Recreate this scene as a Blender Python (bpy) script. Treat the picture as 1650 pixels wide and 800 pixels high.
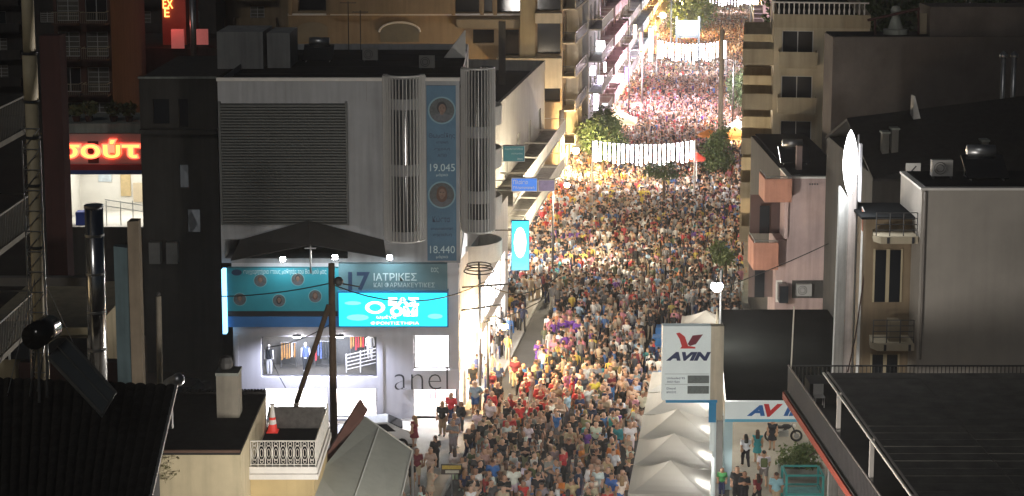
import bpy, bmesh, math, random
import numpy as np

for o in list(bpy.data.objects):
    bpy.data.objects.remove(o)
SC = bpy.context.scene
COL = SC.collection
R = math.radians
rng = random.Random(7)
nrng = np.random.default_rng(11)

# ------------------------------------------------------------------ camera
CAMH, FPX, PX0, PY0, PITCH = 30.0, 2800.0, 825.0, 172.0, R(8.0)
cam = bpy.data.objects.new('camera', bpy.data.cameras.new('camera'))
COL.objects.link(cam)
cam.location = (0, 0, CAMH)
cam.rotation_euler = (R(90) - PITCH, 0, 0)
cam.data.sensor_width = 36.0
cam.data.lens = 36.0 * FPX / 1650.0
cam.data.shift_y = -(400.0 - PY0) / 1650.0
cam.data.clip_start = 1.0
cam.data.clip_end = 4000.0
SC.camera = cam

# ------------------------------------------------------------------ night sky
world = bpy.data.worlds.new('World')
SC.world = world
world.use_nodes = True
wn = world.node_tree
sky = wn.nodes.new('ShaderNodeTexSky')
sky.sky_type = 'NISHITA'
sky.sun_disc = False
sky.sun_elevation = R(34)
sky.sun_rotation = R(195)
wn.links.new(sky.outputs[0], wn.nodes['Background'].inputs[0])
wn.nodes['Background'].inputs[1].default_value = 0.0022
# ------------------------------------------------------------------ faint moonlight
sun = bpy.data.objects.new('moon_light', bpy.data.lights.new('moon_light', 'SUN'))
COL.objects.link(sun)
sun.data.energy = 0.16
sun.data.angle = R(12)
sun.data.color = (1.0, 0.97, 0.93)
sun.rotation_euler = (R(56), 0, R(-15))
# ------------------------------------------------------------------ exposure
SC.view_settings.view_transform = 'Standard'
SC.view_settings.look = 'None'
SC.view_settings.exposure = 0.5
SC.view_settings.gamma = 1.0
SC.view_settings.use_curve_mapping = False
SC.render.engine = 'CYCLES'
SC.cycles.use_denoising = True
SC.cycles.max_bounces = 5
SC.cycles.diffuse_bounces = 3
SC.cycles.glossy_bounces = 3
SC.cycles.transparent_max_bounces = 6
SC.cycles.sample_clamp_indirect = 4.0
SC.cycles.caustics_reflective = False
SC.cycles.caustics_refractive = False

# ------------------------------------------------------------------ survey helpers
_c, _s = math.cos(PITCH), math.sin(PITCH)
def _ray(px, py):
    a = (px - PX0) / FPX; b = (PY0 - py) / FPX
    return a, _c + b * _s, -_s + b * _c
def at(px, py, Y):
    a, dy, dz = _ray(px, py); t = Y / dy
    return (t * a, Y, CAMH + t * dz)
def gr(px, py, z=0.0):
    a, dy, dz = _ray(px, py); t = (z - CAMH) / dz
    return (t * a, t * dy, z)
def Zat(py, Y): return at(825, py, Y)[2]
def Xat(px, Y, py=400): return at(px, py, Y)[0]
def proj(x, y, z):
    c = y * _c + (CAMH - z) * _s; u = (z - CAMH) * _c + y * _s
    return PX0 + FPX * x / c, PY0 - FPX * u / c
TA = 0.1379                      # tangent of the street's bearing
SA = -math.atan(TA)
def wx(w, y): return w + TA * y   # lateral street offset -> x

# ------------------------------------------------------------------ materials
MATS = {}
def mat(name, col=(.5, .5, .5), rough=.7, var=.18, scale=1.2, metal=0.0, emit=0.0, ecol=None,
        streak=0.0, bump=0.0, coat=0.0, evar=0.0, escale=2.0, alpha=1.0, spec=.5):
    if name in MATS: return MATS[name]
    m = bpy.data.materials.new(name); m.use_nodes = True
    nt = m.node_tree; N = nt.nodes; L = nt.links
    b = N['Principled BSDF']
    b.inputs['Roughness'].default_value = rough
    b.inputs['Metallic'].default_value = metal
    b.inputs['Specular IOR Level'].default_value = spec
    b.inputs['Base Color'].default_value = (*col, 1)
    if alpha < 1: b.inputs['Alpha'].default_value = alpha
    tc = N.new('ShaderNodeTexCoord')
    if var > 0:
        n1 = N.new('ShaderNodeTexNoise'); n1.inputs['Scale'].default_value = scale
        n1.inputs['Detail'].default_value = 5; n1.inputs['Roughness'].default_value = .65
        L.new(tc.outputs['Object'], n1.inputs['Vector'])
        mr = N.new('ShaderNodeMapRange'); mr.inputs['From Min'].default_value = .3; mr.inputs['From Max'].default_value = .7
        mr.inputs['To Min'].default_value = 1 - var; mr.inputs['To Max'].default_value = 1 + var * .6
        L.new(n1.outputs[0], mr.inputs['Value'])
        fac = mr.outputs[0]
        if streak > 0:
            mp = N.new('ShaderNodeMapping'); mp.inputs['Scale'].default_value = (2.6, 2.6, .16)
            L.new(tc.outputs['Object'], mp.inputs[0])
            n2 = N.new('ShaderNodeTexNoise'); n2.inputs['Scale'].default_value = 1.0; n2.inputs['Detail'].default_value = 4
            L.new(mp.outputs[0], n2.inputs['Vector'])
            m2 = N.new('ShaderNodeMapRange'); m2.inputs['From Min'].default_value = .42; m2.inputs['From Max'].default_value = .72
            m2.inputs['To Min'].default_value = 1; m2.inputs['To Max'].default_value = 1 - streak
            L.new(n2.outputs[0], m2.inputs['Value'])
            mu = N.new('ShaderNodeMath'); mu.operation = 'MULTIPLY'
            L.new(fac, mu.inputs[0]); L.new(m2.outputs[0], mu.inputs[1]); fac = mu.outputs[0]
        vm = N.new('ShaderNodeVectorMath'); vm.operation = 'SCALE'
        vm.inputs[0].default_value = col
        L.new(fac, vm.inputs['Scale']); L.new(vm.outputs[0], b.inputs['Base Color'])
    if bump > 0:
        nb = N.new('ShaderNodeTexNoise'); nb.inputs['Scale'].default_value = 18; nb.inputs['Detail'].default_value = 4
        L.new(tc.outputs['Object'], nb.inputs['Vector'])
        bp = N.new('ShaderNodeBump'); bp.inputs['Strength'].default_value = bump; bp.inputs['Distance'].default_value = .03
        L.new(nb.outputs[0], bp.inputs['Height']); L.new(bp.outputs[0], b.inputs['Normal'])
    if coat: b.inputs['Coat Weight'].default_value = coat
    if emit > 0:
        b.inputs['Emission Color'].default_value = (*(ecol or col), 1)
        b.inputs['Emission Strength'].default_value = emit
        if evar > 0:                       # goods and fittings behind a lit pane
            mp = N.new('ShaderNodeMapping'); mp.inputs['Scale'].default_value = (escale, escale, escale * .45)
            L.new(tc.outputs['Object'], mp.inputs[0])
            v = N.new('ShaderNodeTexVoronoi'); v.inputs['Scale'].default_value = 1.0
            L.new(mp.outputs[0], v.inputs['Vector'])
            sx = N.new('ShaderNodeSeparateXYZ'); L.new(v.outputs['Color'], sx.inputs[0])
            m3 = N.new('ShaderNodeMapRange'); m3.inputs['To Min'].default_value = emit * (1 - evar); m3.inputs['To Max'].default_value = emit * (1 + evar * .5)
            L.new(sx.outputs[0], m3.inputs['Value']); L.new(m3.outputs[0], b.inputs['Emission Strength'])
    MATS[name] = m
    return m
def matobj(name, rough=.8, var=.12):
    """takes its colour from the object's own colour (cloth, skin, hair of one person)"""
    m = bpy.data.materials.new(name); m.use_nodes = True
    N = m.node_tree.nodes; L = m.node_tree.links; b = N['Principled BSDF']
    b.inputs['Roughness'].default_value = rough
    oi = N.new('ShaderNodeObjectInfo'); tc = N.new('ShaderNodeTexCoord')
    n = N.new('ShaderNodeTexNoise'); n.inputs['Scale'].default_value = 9
    L.new(tc.outputs['Object'], n.inputs['Vector'])
    mr = N.new('ShaderNodeMapRange'); mr.inputs['To Min'].default_value = 1 - var * 2; mr.inputs['To Max'].default_value = 1 + var * 2
    L.new(n.outputs[0], mr.inputs['Value'])
    vm = N.new('ShaderNodeVectorMath'); vm.operation = 'SCALE'
    L.new(oi.outputs['Color'], vm.inputs[0]); L.new(mr.outputs[0], vm.inputs['Scale'])
    L.new(vm.outputs[0], b.inputs['Base Color'])
    return m
def matattr(name, rough=.8):
    m = bpy.data.materials.new(name); m.use_nodes = True
    N = m.node_tree.nodes; b = N['Principled BSDF']; b.inputs['Roughness'].default_value = rough
    a = N.new('ShaderNodeAttribute'); a.attribute_name = 'col'
    m.node_tree.links.new(a.outputs['Color'], b.inputs['Base Color'])
    return m
def mattent(name, col):
    m = mat(name, col, .85, .05, 1.2); nt = m.node_tree; b = nt.nodes['Principled BSDF']
    t = nt.nodes.new('ShaderNodeBsdfTranslucent'); t.inputs[0].default_value = (*col, 1)
    mx = nt.nodes.new('ShaderNodeMixShader'); mx.inputs[0].default_value = .45
    nt.links.new(b.outputs[0], mx.inputs[1]); nt.links.new(t.outputs[0], mx.inputs[2]); nt.links.new(mx.outputs[0], nt.nodes['Material Output'].inputs[0])
    return m
def matleaf(name, c0, c1):
    m = bpy.data.materials.new(name); m.use_nodes = True
    N = m.node_tree.nodes; L = m.node_tree.links; b = N['Principled BSDF']; b.inputs['Roughness'].default_value = .6
    g = N.new('ShaderNodeNewGeometry'); mx = N.new('ShaderNodeMix'); mx.data_type = 'RGBA'
    mx.inputs['A'].default_value = (*c0, 1); mx.inputs['B'].default_value = (*c1, 1)
    L.new(g.outputs['Random Per Island'], mx.inputs['Factor']); L.new(mx.outputs['Result'], b.inputs['Base Color'])
    return m

# ------------------------------------------------------------------ mesh helpers
XF = {}
def tag(o, label=None, cat=None, group=None, kind=None):
    if label: o['label'] = label
    if cat: o['category'] = cat
    if group: o['group'] = group
    if kind: o['kind'] = kind
    return o
def thing(name, label, cat, loc=(0, 0, 0), rz=0.0, group=None):
    o = bpy.data.objects.new(name, None); COL.objects.link(o)
    o.empty_display_size = .3
    o.location = loc; o.rotation_euler = (0, 0, rz); XF[o.name] = (tuple(loc), rz)
    return tag(o, label, cat, group)
class MB:
    def __init__(s): s.v = []; s.f = []
    def face(s, *pts):
        n = len(s.v); s.v += [tuple(p) for p in pts]; s.f.append(tuple(range(n, n + len(pts))))
    def hexa(s, p):            # 8 corners, bottom 4 then top 4
        n = len(s.v); s.v += [tuple(q) for q in p]
        for q in ((0, 3, 2, 1), (4, 5, 6, 7), (0, 1, 5, 4), (1, 2, 6, 5), (2, 3, 7, 6), (3, 0, 4, 7)):
            s.f.append(tuple(n + i for i in q))
        return s
    def box(s, x0, x1, y0, y1, z0, z1):
        return s.hexa([(x0, y0, z0), (x1, y0, z0), (x1, y1, z0), (x0, y1, z0), (x0, y0, z1), (x1, y0, z1), (x1, y1, z1), (x0, y1, z1)])
    def mbox(s, m, u0, u1, o0, o1, z0, z1):
        return s.hexa([m(u0, o0, z0), m(u1, o0, z0), m(u1, o1, z0), m(u0, o1, z0), m(u0, o0, z1), m(u1, o0, z1), m(u1, o1, z1), m(u0, o1, z1)])
    def slab(s, a, b, c, d, t=.05):
        a, b, c, d = (np.array(q, float) for q in (a, b, c, d))
        n = np.cross(b - a, d - a); n = n / (np.linalg.norm(n) + 1e-9) * t
        return s.hexa([a - n, b - n, c - n, d - n, a, b, c, d])
    def prism(s, pts, z0, z1):
        n = len(s.v); k = len(pts)
        s.v += [(p[0], p[1], z0) for p in pts] + [(p[0], p[1], z1) for p in pts]
        s.f.append(tuple(range(n + k - 1, n - 1, -1))); s.f.append(tuple(range(n + k, n + 2 * k)))
        for i in range(k):
            j = (i + 1) % k; s.f.append((n + i, n + j, n + k + j, n + k + i))
        return s
    def plate(s, pts, m, o0, o1):      # polygon (u,z) extruded along the outward axis of mapping m
        n = len(s.v); k = len(pts)
        s.v += [tuple(m(p[0], o0, p[1])) for p in pts] + [tuple(m(p[0], o1, p[1])) for p in pts]
        s.f.append(tuple(range(n, n + k))); s.f.append(tuple(range(n + 2 * k - 1, n + k - 1, -1)))
        for i in range(k):
            j = (i + 1) % k; s.f.append((n + j, n + i, n + k + i, n + k + j))
        return s
    def tube(s, p, q, r0, r1=None, n=8):
        r1 = r0 if r1 is None else r1
        p = np.array(p, float); q = np.array(q, float); d = q - p; L = np.linalg.norm(d)
        if L < 1e-6: return s
        d /= L; a = np.cross(d, (0, 0, 1.0))
        if np.linalg.norm(a) < 1e-3: a = np.cross(d, (0, 1.0, 0))
        a /= np.linalg.norm(a); b = np.cross(d, a); k = len(s.v)
        for i in range(n):
            t = 2 * math.pi * i / n; e = math.cos(t) * a + math.sin(t) * b
            s.v += [tuple(p + r0 * e), tuple(q + r1 * e)]
        for i in range(n):
            j = (i + 1) % n; s.f.append((k + 2 * i, k + 2 * j, k + 2 * j + 1, k + 2 * i + 1))
        s.f.append(tuple(k + 2 * i for i in range(n - 1, -1, -1))); s.f.append(tuple(k + 2 * i + 1 for i in range(n)))
        return s
    def path(s, pts, r, n=6):
        for a, b in zip(pts[:-1], pts[1:]): s.tube(a, b, r, n=n)
        return s
    def lathe(s, prof, c=(0, 0, 0), n=16, a0=0.0, a1=2 * math.pi):
        full = abs(a1 - a0 - 2 * math.pi) < 1e-6; k = len(s.v); m = n if full else n + 1
        for i in range(m):
            t = a0 + (a1 - a0) * i / n
            for r, z in prof: s.v.append((c[0] + r * math.cos(t), c[1] + r * math.sin(t), c[2] + z))
        q = len(prof)
        for i in range(n):
            j = (i + 1) % m
            for h in range(q - 1): s.f.append((k + i * q + h, k + j * q + h, k + j * q + h + 1, k + i * q + h + 1))
        return s
    def ball(s, c, r, n=10, sq=(1, 1, 1)):
        h = n // 2; k = len(s.v)
        for i in range(h + 1):
            th = math.pi * i / h
            for j in range(n):
                ph = 2 * math.pi * j / n
                s.v.append((c[0] + r * sq[0] * math.sin(th) * math.cos(ph), c[1] + r * sq[1] * math.sin(th) * math.sin(ph), c[2] + r * sq[2] * math.cos(th)))
        for i in range(h):
            for j in range(n):
                j2 = (j + 1) % n; s.f.append((k + i * n + j, k + (i + 1) * n + j, k + (i + 1) * n + j2, k + i * n + j2))
        return s
    def disc(s, c, r, m, o, n=18, sz=1.0):   # upright disc on a facade mapping, a hair thick
        pts = [(c[0] + r * math.cos(2 * math.pi * i / n), c[1] + r * sz * math.sin(2 * math.pi * i / n)) for i in range(n)]
        return s.plate(pts, m, o - .004, o)
    def build(s, name, material, parent=None, local=False, smooth=False):
        v = np.array(s.v, float).reshape(-1, 3)
        if parent is not None and not local and parent.name in XF:
            (lx, ly, lz), rz = XF[parent.name]
            v = v - np.array((lx, ly, lz)); c, q = math.cos(-rz), math.sin(-rz)
            v = np.stack([v[:, 0] * c - v[:, 1] * q, v[:, 0] * q + v[:, 1] * c, v[:, 2]], 1)
        me = bpy.data.meshes.new(name); me.from_pydata(v.tolist(), [], s.f)
        if material: me.materials.append(material)
        if smooth: me.polygons.foreach_set('use_smooth', [True] * len(me.polygons))
        me.update()
        o = bpy.data.objects.new(name, me); COL.objects.link(o)
        if parent is not None:
            o.parent = parent; XF[o.name] = XF.get(parent.name, ((0, 0, 0), 0))
        return o
def rep(o, offs):
    out = []
    for d in offs:
        c = o.copy(); COL.objects.link(c); c.location = (o.location[0] + d[0], o.location[1] + d[1], o.location[2] + d[2])
        XF[c.name] = XF.get(o.name, ((0, 0, 0), 0)); out.append(c)
    return out
def text(body, h, pos, parent, material, width=None, rz=0.0, ext=.012, name='lettering', shear=0.0, bold=0.0, flat=False):
    """upright lettering, lower-left corner at pos (world), cap height h"""
    cu = bpy.data.curves.new('t', 'FONT'); cu.body = body; cu.size = 1.0; cu.extrude = .01; cu.shear = shear; cu.offset = bold; cu.resolution_u = 3
    to = bpy.data.objects.new('t', cu); COL.objects.link(to)
    dg = bpy.context.evaluated_depsgraph_get()
    me = bpy.data.meshes.new_from_object(to.evaluated_get(dg))
    n = len(me.vertices); v = np.empty(n * 3); me.vertices.foreach_get('co', v); v = v.reshape(-1, 3)
    bpy.data.objects.remove(to); bpy.data.curves.remove(cu)
    if n == 0: return None
    v[:, :2] -= v[:, :2].min(0); sx = v[:, 0].max(); sy = v[:, 1].max()
    kx = (width / sx) if width else h / sy
    x = v[:, 0] * kx; z = v[:, 1] * h / sy; y = -v[:, 2] / .01 * ext
    c, q = math.cos(rz), math.sin(rz)
    w = np.stack([pos[0] + x * c - y * q, pos[1] + x * q + y * c, pos[2] + z], 1)
    mb = MB(); mb.v = w.tolist(); mb.f = [tuple(p.vertices) for p in me.polygons]
    bpy.data.meshes.remove(me)
    return mb.build(name, material, parent)
def lamp(name, kind, loc, energy, color, parent=None, radius=.15, rot=None, spot=None, blend=.6):
    d = bpy.data.lights.new(name, kind); d.energy = energy; d.color = color
    if kind in ('POINT', 'SPOT'): d.shadow_soft_size = radius
    if spot: d.spot_size = spot; d.spot_blend = blend
    o = bpy.data.objects.new(name, d); COL.objects.link(o)
    if parent is not None:
        (lx, ly, lz), rz = XF[parent.name]
        c, q = math.cos(-rz), math.sin(-rz); x, y = loc[0] - lx, loc[1] - ly
        o.location = (x * c - y * q, x * q + y * c, loc[2] - lz); o.parent = parent
    else: o.location = loc
    if rot: o.rotation_euler = rot
    return o
def wallgrid(mb, m, u0, u1, z0, z1, ops, depth=.22, o=0.0):
    """wall sheet with real openings and reveals; ops = [(ua,ub,za,zb)]"""
    us = sorted({u0, u1, *[q for op in ops for q in op[:2]]}); zs = sorted({z0, z1, *[q for op in ops for q in op[2:]]})
    for a, b in zip(us[:-1], us[1:]):
        for c, d in zip(zs[:-1], zs[1:]):
            mu, mz = (a + b) / 2, (c + d) / 2
            if any(p[0] < mu < p[1] and p[2] < mz < p[3] for p in ops): continue
            mb.face(m(a, o, c), m(b, o, c), m(b, o, d), m(a, o, d))
    for a, b, c, d in ops:
        for p, q in (((a, c), (b, c)), ((b, c), (b, d)), ((b, d), (a, d)), ((a, d), (a, c))):
            mb.face(m(p[0], o, p[1]), m(q[0], o, q[1]), m(q[0], o - depth, q[1]), m(p[0], o - depth, p[1]))
def window(parent, m, op, pane, frame, depth=.22, mull=1, rails=0, o=0.0, name='window'):
    a, b, c, d = op; e = .03
    p = MB().mbox(m, a, b, o - depth - .02, o - depth + .02, c, d).build(name, pane, parent, local=True)
    f = MB(); t = .055; o0, o1 = o - depth + .022, o - depth + .08
    f.mbox(m, a, a + t, o0, o1, c, d).mbox(m, b - t, b, o0, o1, c, d)
    f.mbox(m, a + t, b - t, o0, o1, c, c + t).mbox(m, a + t, b - t, o0, o1, d - t, d)
    for i in range(1, mull + 1):
        u = a + (b - a) * i / (mull + 1); f.mbox(m, u - t / 2, u + t / 2, o0, o1 - .004, c + t, d - t)
    for i in range(1, rails + 1):
        z = c + (d - c) * i / (rails + 1); f.mbox(m, a + t, b - t, o0, o1 - .008, z - .02, z + .02)
    f.build('frame', frame, p, local=True)
    return p
# ------------------------------------------------------------------ palette
asphalt = mat('asphalt', (.055, .054, .052), .85, .3, .8, bump=.3)
paving = mat('paving', (.30, .28, .25), .8, .22, .9, bump=.2)
kerbm = mat('kerb_stone', (.38, .37, .35), .8, .2, 2)
concrete = mat('concrete', (.26, .28, .25), .85, .22, .6, streak=.35)
greywall = mat('grey_render', (.405, .415, .43), .85, .14, .5, streak=.24, bump=.1)
whitewall = mat('white_render', (.70, .69, .72), .8, .08, .5, streak=.1)
creamwall = mat('cream_render', (.52, .45, .30), .9, .14, .7, streak=.22, bump=.15)
tanwall = mat('tan_render', (.30, .225, .135), .9, .14, .5, streak=.2)
beige = mat('beige_render', (.50, .44, .32), .9, .12, .5, streak=.2)
beigedark = mat('beige_shutter', (.26, .22, .15), .8, .12, 1)
pinkwall = mat('pink_render', (.46, .345, .325), .9, .22, .35, streak=.3, bump=.1)
salmon = mat('salmon_render', (.44, .21, .145), .9, .2, .6, streak=.3)
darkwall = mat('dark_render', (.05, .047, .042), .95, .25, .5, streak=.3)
darkred = mat('dark_red_render', (.05, .017, .015), .9, .2, .5, streak=.3)
roofdark = mat('roof_felt', (.014, .016, .018), .95, .35, .5, spec=.1)
tiledark = mat('dark_roof_tile', (.030, .029, .028), .9, .3, 3, spec=.15)
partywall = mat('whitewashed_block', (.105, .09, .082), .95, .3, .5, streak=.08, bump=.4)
righwall = mat('pale_side_render', (.40, .37, .33), .95, .14, .3, streak=.08, bump=.1)
trimw = mat('white_trim', (.70, .68, .64), .7, .1, 1.5)
framew = mat('window_frame_white', (.6, .6, .58), .5, .05)
framed = mat('window_frame_dark', (.05, .05, .055), .5, .05)
glassd = mat('dark_glass', (.015, .018, .022), .08, .0)
shutter = mat('closed_shutter', (.12, .11, .09), .7, .2, 2)
winwarm = mat('lit_window_warm', (.3, .25, .15), .4, 0, emit=.9, ecol=(1, .72, .38), evar=.6, escale=1.6)
wincool = mat('lit_window_cool', (.3, .3, .3), .4, 0, emit=1.0, ecol=(.85, .95, 1), evar=.6, escale=1.6)
shopw = mat('lit_shopfront_white', (.4, .4, .4), .4, 0, emit=9, ecol=(1, .95, .88), evar=.6, escale=.9)
shopy = mat('lit_shopfront_warm', (.4, .35, .25), .4, 0, emit=8, ecol=(1, .74, .42), evar=.6, escale=.9)
shopv = mat('lit_shopfront_violet', (.35, .3, .4), .4, 0, emit=9, ecol=(.86, .78, 1), evar=.6, escale=.9)
steel = mat('galvanised_steel', (.45, .46, .47), .38, .2, 3, metal=.9)
shiny = mat('stainless_pipe', (.62, .62, .62), .2, .15, 2, metal=1.0)
iron = mat('painted_iron', (.05, .05, .05), .5, .2, 4)
ironw = mat('white_painted_iron', (.62, .60, .55), .55, .2, 4)
wood = mat('pole_wood', (.10, .065, .04), .85, .35, 3)
concp = mat('pole_concrete', (.34, .30, .24), .85, .2, 2)
cable = mat('cable_black', (.012, .012, .012), .6, 0)
slatm = mat('louvre_slat', (.12, .127, .122), .55, .1, 2, metal=.2)
finm = mat('fin_aluminium', (.60, .59, .57), .45, .06, 2, metal=.15)
ledw = mat('led_white', (.9, .9, .9), .4, 0, emit=42, ecol=(1, .97, .98))
ledv = mat('led_violet', (.8, .7, .9), .4, 0, emit=30, ecol=(.86, .74, 1))
bulbw = mat('bulb_white', (.9, .9, .9), .4, 0, emit=120, ecol=(1, .97, .92))
bulbo = mat('bulb_sodium', (.9, .7, .4), .4, 0, emit=70, ecol=(1, .62, .2))
ceilp = mat('ceiling_light_panel', (.9, .9, .9), .4, 0, emit=110, ecol=(1, .97, .98))

def pane_mat(name, tint=(.04, .05, .055), alpha=.12):
    m = mat(name, tint, .05, 0, alpha=alpha); return m
glassc = pane_mat('clear_glass')

# ------------------------------------------------------------------ ground, street, pavements
def strip(name, w0, w1, y0, y1, z0, z1, m, n=1):
    mb = MB(); mb.prism([(wx(w0, y0), y0), (wx(w1, y0), y0), (wx(w1, y1), y1), (wx(w0, y1), y1)], z0, z1)
    return tag(mb.build(name, m), kind='structure')
g_ = MB(); g_.face((-3000, -300, -.004), (3000, -300, -.004), (3000, 4000, -.004), (-3000, 4000, -.004))
tag(g_.build('ground', mat('town_ground', (.06, .052, .042), .95, .3, .2)), kind='structure')
WL, WR = -16.2, 1.5            # building lines left and right
KL, KR = -14.2, -0.6           # kerbs
strip('street', KL, KR, 40, 520, -.3, 0.004, asphalt)
strip('pavement', WL - 3, KL - .16, 60, 520, -.3, .12, paving)
strip('pavement', KR + .16, WR + 1, 98, 520, -.3, .12, paving)
strip('kerb', KL - .16, KL, 60, 520, -.3, .135, kerbm)
strip('kerb', KR, KR + .16, 98, 520, -.3, .135, kerbm)
fc = MB(); fc.prism([(wx(KR, 62), 62), (34, 62), (34, 97.5), (wx(KR, 97.5), 97.5)], -.3, .008)
tag(fc.build('forecourt', mat('forecourt_concrete', (.36, .33, .28), .85, .25, .35, bump=.2)), kind='structure')
for k in range(26):            # white dashes on the carriageway
    y = 62 + k * 9
    d = MB(); w = -7.6; d.face((wx(w - .07, y), y, .008), (wx(w + .07, y), y, .008), (wx(w + .07, y + 3), y + 3, .008), (wx(w - .07, y + 3), y + 3, .008))
    tag(d.build('road_marking', mat('road_paint', (.7, .7, .68), .7, .3, 4)), kind='structure')

# ------------------------------------------------------------------ generic town block
def apt(name, label, O, rz, W, D, H, wall, faces, fl=3.2, gf=3.9, lit=.12, trim=None, seed=1, roof=None, group=None, frame=None, cat='building'):
    t = thing(name, label, cat, (O[0], O[1], 0), rz, group)
    rr = random.Random(seed); trim = trim or wall; frame = frame or framew
    maps = {'front': (lambda u, o, z: (u, -o, z), W), 'left': (lambda u, o, z: (-o, u, z), D), 'right': (lambda u, o, z: (W + o, u, z), D)}
    zr = H - .9
    body = MB()
    body.face((0, D, 0), (W, D, 0), (W, D, zr), (0, D, zr))
    for k, (m, Lg) in maps.items():
        f = faces.get(k)
        if not f:
            body.face(m(0, 0, 0), m(Lg, 0, 0), m(Lg, 0, zr), m(0, 0, zr)); continue
        n = f['bays']; bw = Lg / n; ops = []; rec = []
        nf = int((zr - gf) / fl + .35)
        ww = f.get('ww', min(1.7, bw * .55))
        z0w = f.get('from', 0)
        for b in range(n):
            u = (b + .5) * bw
            if f.get('shop'):
                ops.append((b * bw + .3, (b + 1) * bw - .3, .15, gf - 1.0)); rec.append(('shop', b, 0))
            for i in range(nf):
                zf = gf + i * fl
                bal = f.get('balc') and (f['balc'] == 'all' or b in f['balc'])
                a = .1 if bal else .95
                ops.append((u - ww / 2, u + ww / 2, zf + a, min(zf + 2.25, zr - .15))); rec.append(('bal' if bal else 'win', b, i))
        wallgrid(body, m, 0, Lg, 0, zr, ops)
        for op, (kind, b, i) in zip(ops, rec):
            if kind == 'shop':
                window(t, m, op, rr.choice(f['shop']), framed, mull=2, name='shop_window'); continue
            r = rr.random()
            pm = (winwarm if r < lit * .6 else wincool) if r < lit else (shutter if r < lit + .4 else glassd)
            window(t, m, op, pm, frame, mull=1, rails=4 if pm is shutter else 0)
        if f.get('balc'):
            dep = f.get('dep', 1.3)
            bays = range(n) if f['balc'] == 'all' else f['balc']
            for i in range(nf):
                zf = gf + i * fl
                for b in bays:
                    u0, u1 = b * bw + f.get('gap', .15), (b + 1) * bw - f.get('gap', .15)
                    s = MB().mbox(m, u0, u1, .003, dep, zf - .16, zf).build('balcony', trim, t, local=True)
                    q = MB(); rail = f.get('rail', 'solid')
                    if rail == 'none' or (rail == 'mixed' and b == 1): pass
                    elif rail in ('solid', 'mixed'):
                        q.mbox(m, u0, u1, dep - .12, dep, zf + .003, zf + .95).mbox(m, u0, u0 + .12, .01, dep - .123, zf + .003, zf + .95).mbox(m, u1 - .12, u1, .01, dep - .123, zf + .003, zf + .95)
                        q.build('parapet', f.get('pm', trim), s, local=True)
                    else:
                        q.mbox(m, u0, u1, dep - .06, dep - .02, zf + .92, zf + .97)
                        for e in (u0, u1 - .04): q.mbox(m, e, e + .04, .01, dep - .065, zf + .92, zf + .97)
                        k2 = int((u1 - u0) / .16)
                        for j in range(k2 + 1):
                            uu = u0 + .01 + (u1 - u0 - .04) * j / k2; q.mbox(m, uu, uu + .02, dep - .05, dep - .03, zf + .003, zf + .92)
                        q.build('railing', f.get('pm', ironw), s, local=True)
        if f.get('shop'):
            for b in range(n):
                c = rr.choice(SIGNM)
                MB().mbox(m, b * bw + .15, (b + 1) * bw - .15, .003, .22, gf - .92, gf - .22).build('shop_sign', c, t, local=True)
    body.build('wall', wall, t, local=True)
    MB().box(.02, W - .02, .02, D - .02, zr - .2, zr - .003).build('roof', roof or roofdark, t, local=True)
    pp = MB(); e = .04
    pp.box(-e, W + e, -e, .22, zr, H).box(-e, W + e, D - .22, D + e, zr, H).box(-e, .22, .223, D - .223, zr, H).box(W - .22, W + e, .223, D - .223, zr, H)
    pp.build('roof_parapet', trim, t, local=True)
    return t
SIGNM = [mat('sign_lit_white', (.8, .8, .8), .4, 0, emit=3.0, ecol=(1, 1, .98)),
         mat('sign_lit_violet', (.6, .5, .8), .4, 0, emit=2.6, ecol=(.78, .62, 1)),
         mat('sign_lit_amber', (.8, .5, .2), .4, 0, emit=2.2, ecol=(1, .55, .2)),
         mat('sign_lit_cyan', (.3, .7, .8), .4, 0, emit=2.0, ecol=(.3, .85, 1)),
         mat('sign_print_red', (.5, .06, .05), .5, .1), mat('sign_print_dark', (.06, .06, .08), .5, .1)]
def left_block(Y, D, W):
    c, s = math.cos(SA), math.sin(SA)
    return (wx(WL, Y) - W * c, Y - W * s)

# ------------------------------------------------------------------ corner building with louvres, banners and clothes shop
AY = 91.0
O = (Xat(376, AY, 560), AY, 0)
ab = thing('corner_building', 'grey office building with louvred wall above a bright white clothes shop', 'building', O)
def fm(u, o, z): return (u, AY - o, z)            # facade mapping in world x, outward, z
X = lambda px, py=400: Xat(px, AY, py)
Z = lambda py: Zat(py, AY)
xl, xr, xc = X(353, 250), X(741, 250), X(724, 560)
ztop, zmid = Z(131), Z(424)
xside = X(741, 600)
body = MB()
# upper volume
wallgrid(body, fm, xl, xr, zmid, ztop, [(X(362, 390), X(560, 390), Z(424) + .25, Z(386))], depth=1.2)
body.face((xl, AY, zmid), (xl, AY + 19, zmid), (xl, AY + 19, ztop), (xl, AY, ztop))
body.face((xl, AY + 19, zmid), (xr, AY + 19, zmid), (xr, AY + 19, ztop), (xl, AY + 19, ztop))
body.face((xl, AY, zmid), (xr, AY, zmid), (xr, AY + 19, zmid), (xl, AY + 19, zmid))
sidem = lambda u, o, z: (xr + o + TA * 0, AY + u, z)
sops = [(3.0 + 5 * k, 5.6 + 5 * k, zmid + 1 + 3.1 * f, zmid + 3.1 + 3.1 * f) for k in range(3) for f in range(3)]
wallgrid(body, sidem, 0, 19, zmid, ztop, sops)
body.build('upper_wall', greywall, ab)
MB().box(xl, xr, AY + .25, AY + 18.8, ztop - .5, ztop - .35).build('roof', roofdark, ab)
MB().box(xl - .05, xr + .02, AY - .06, AY + .2, ztop + .002, ztop + .18).build('coping', trimw, ab)
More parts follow.
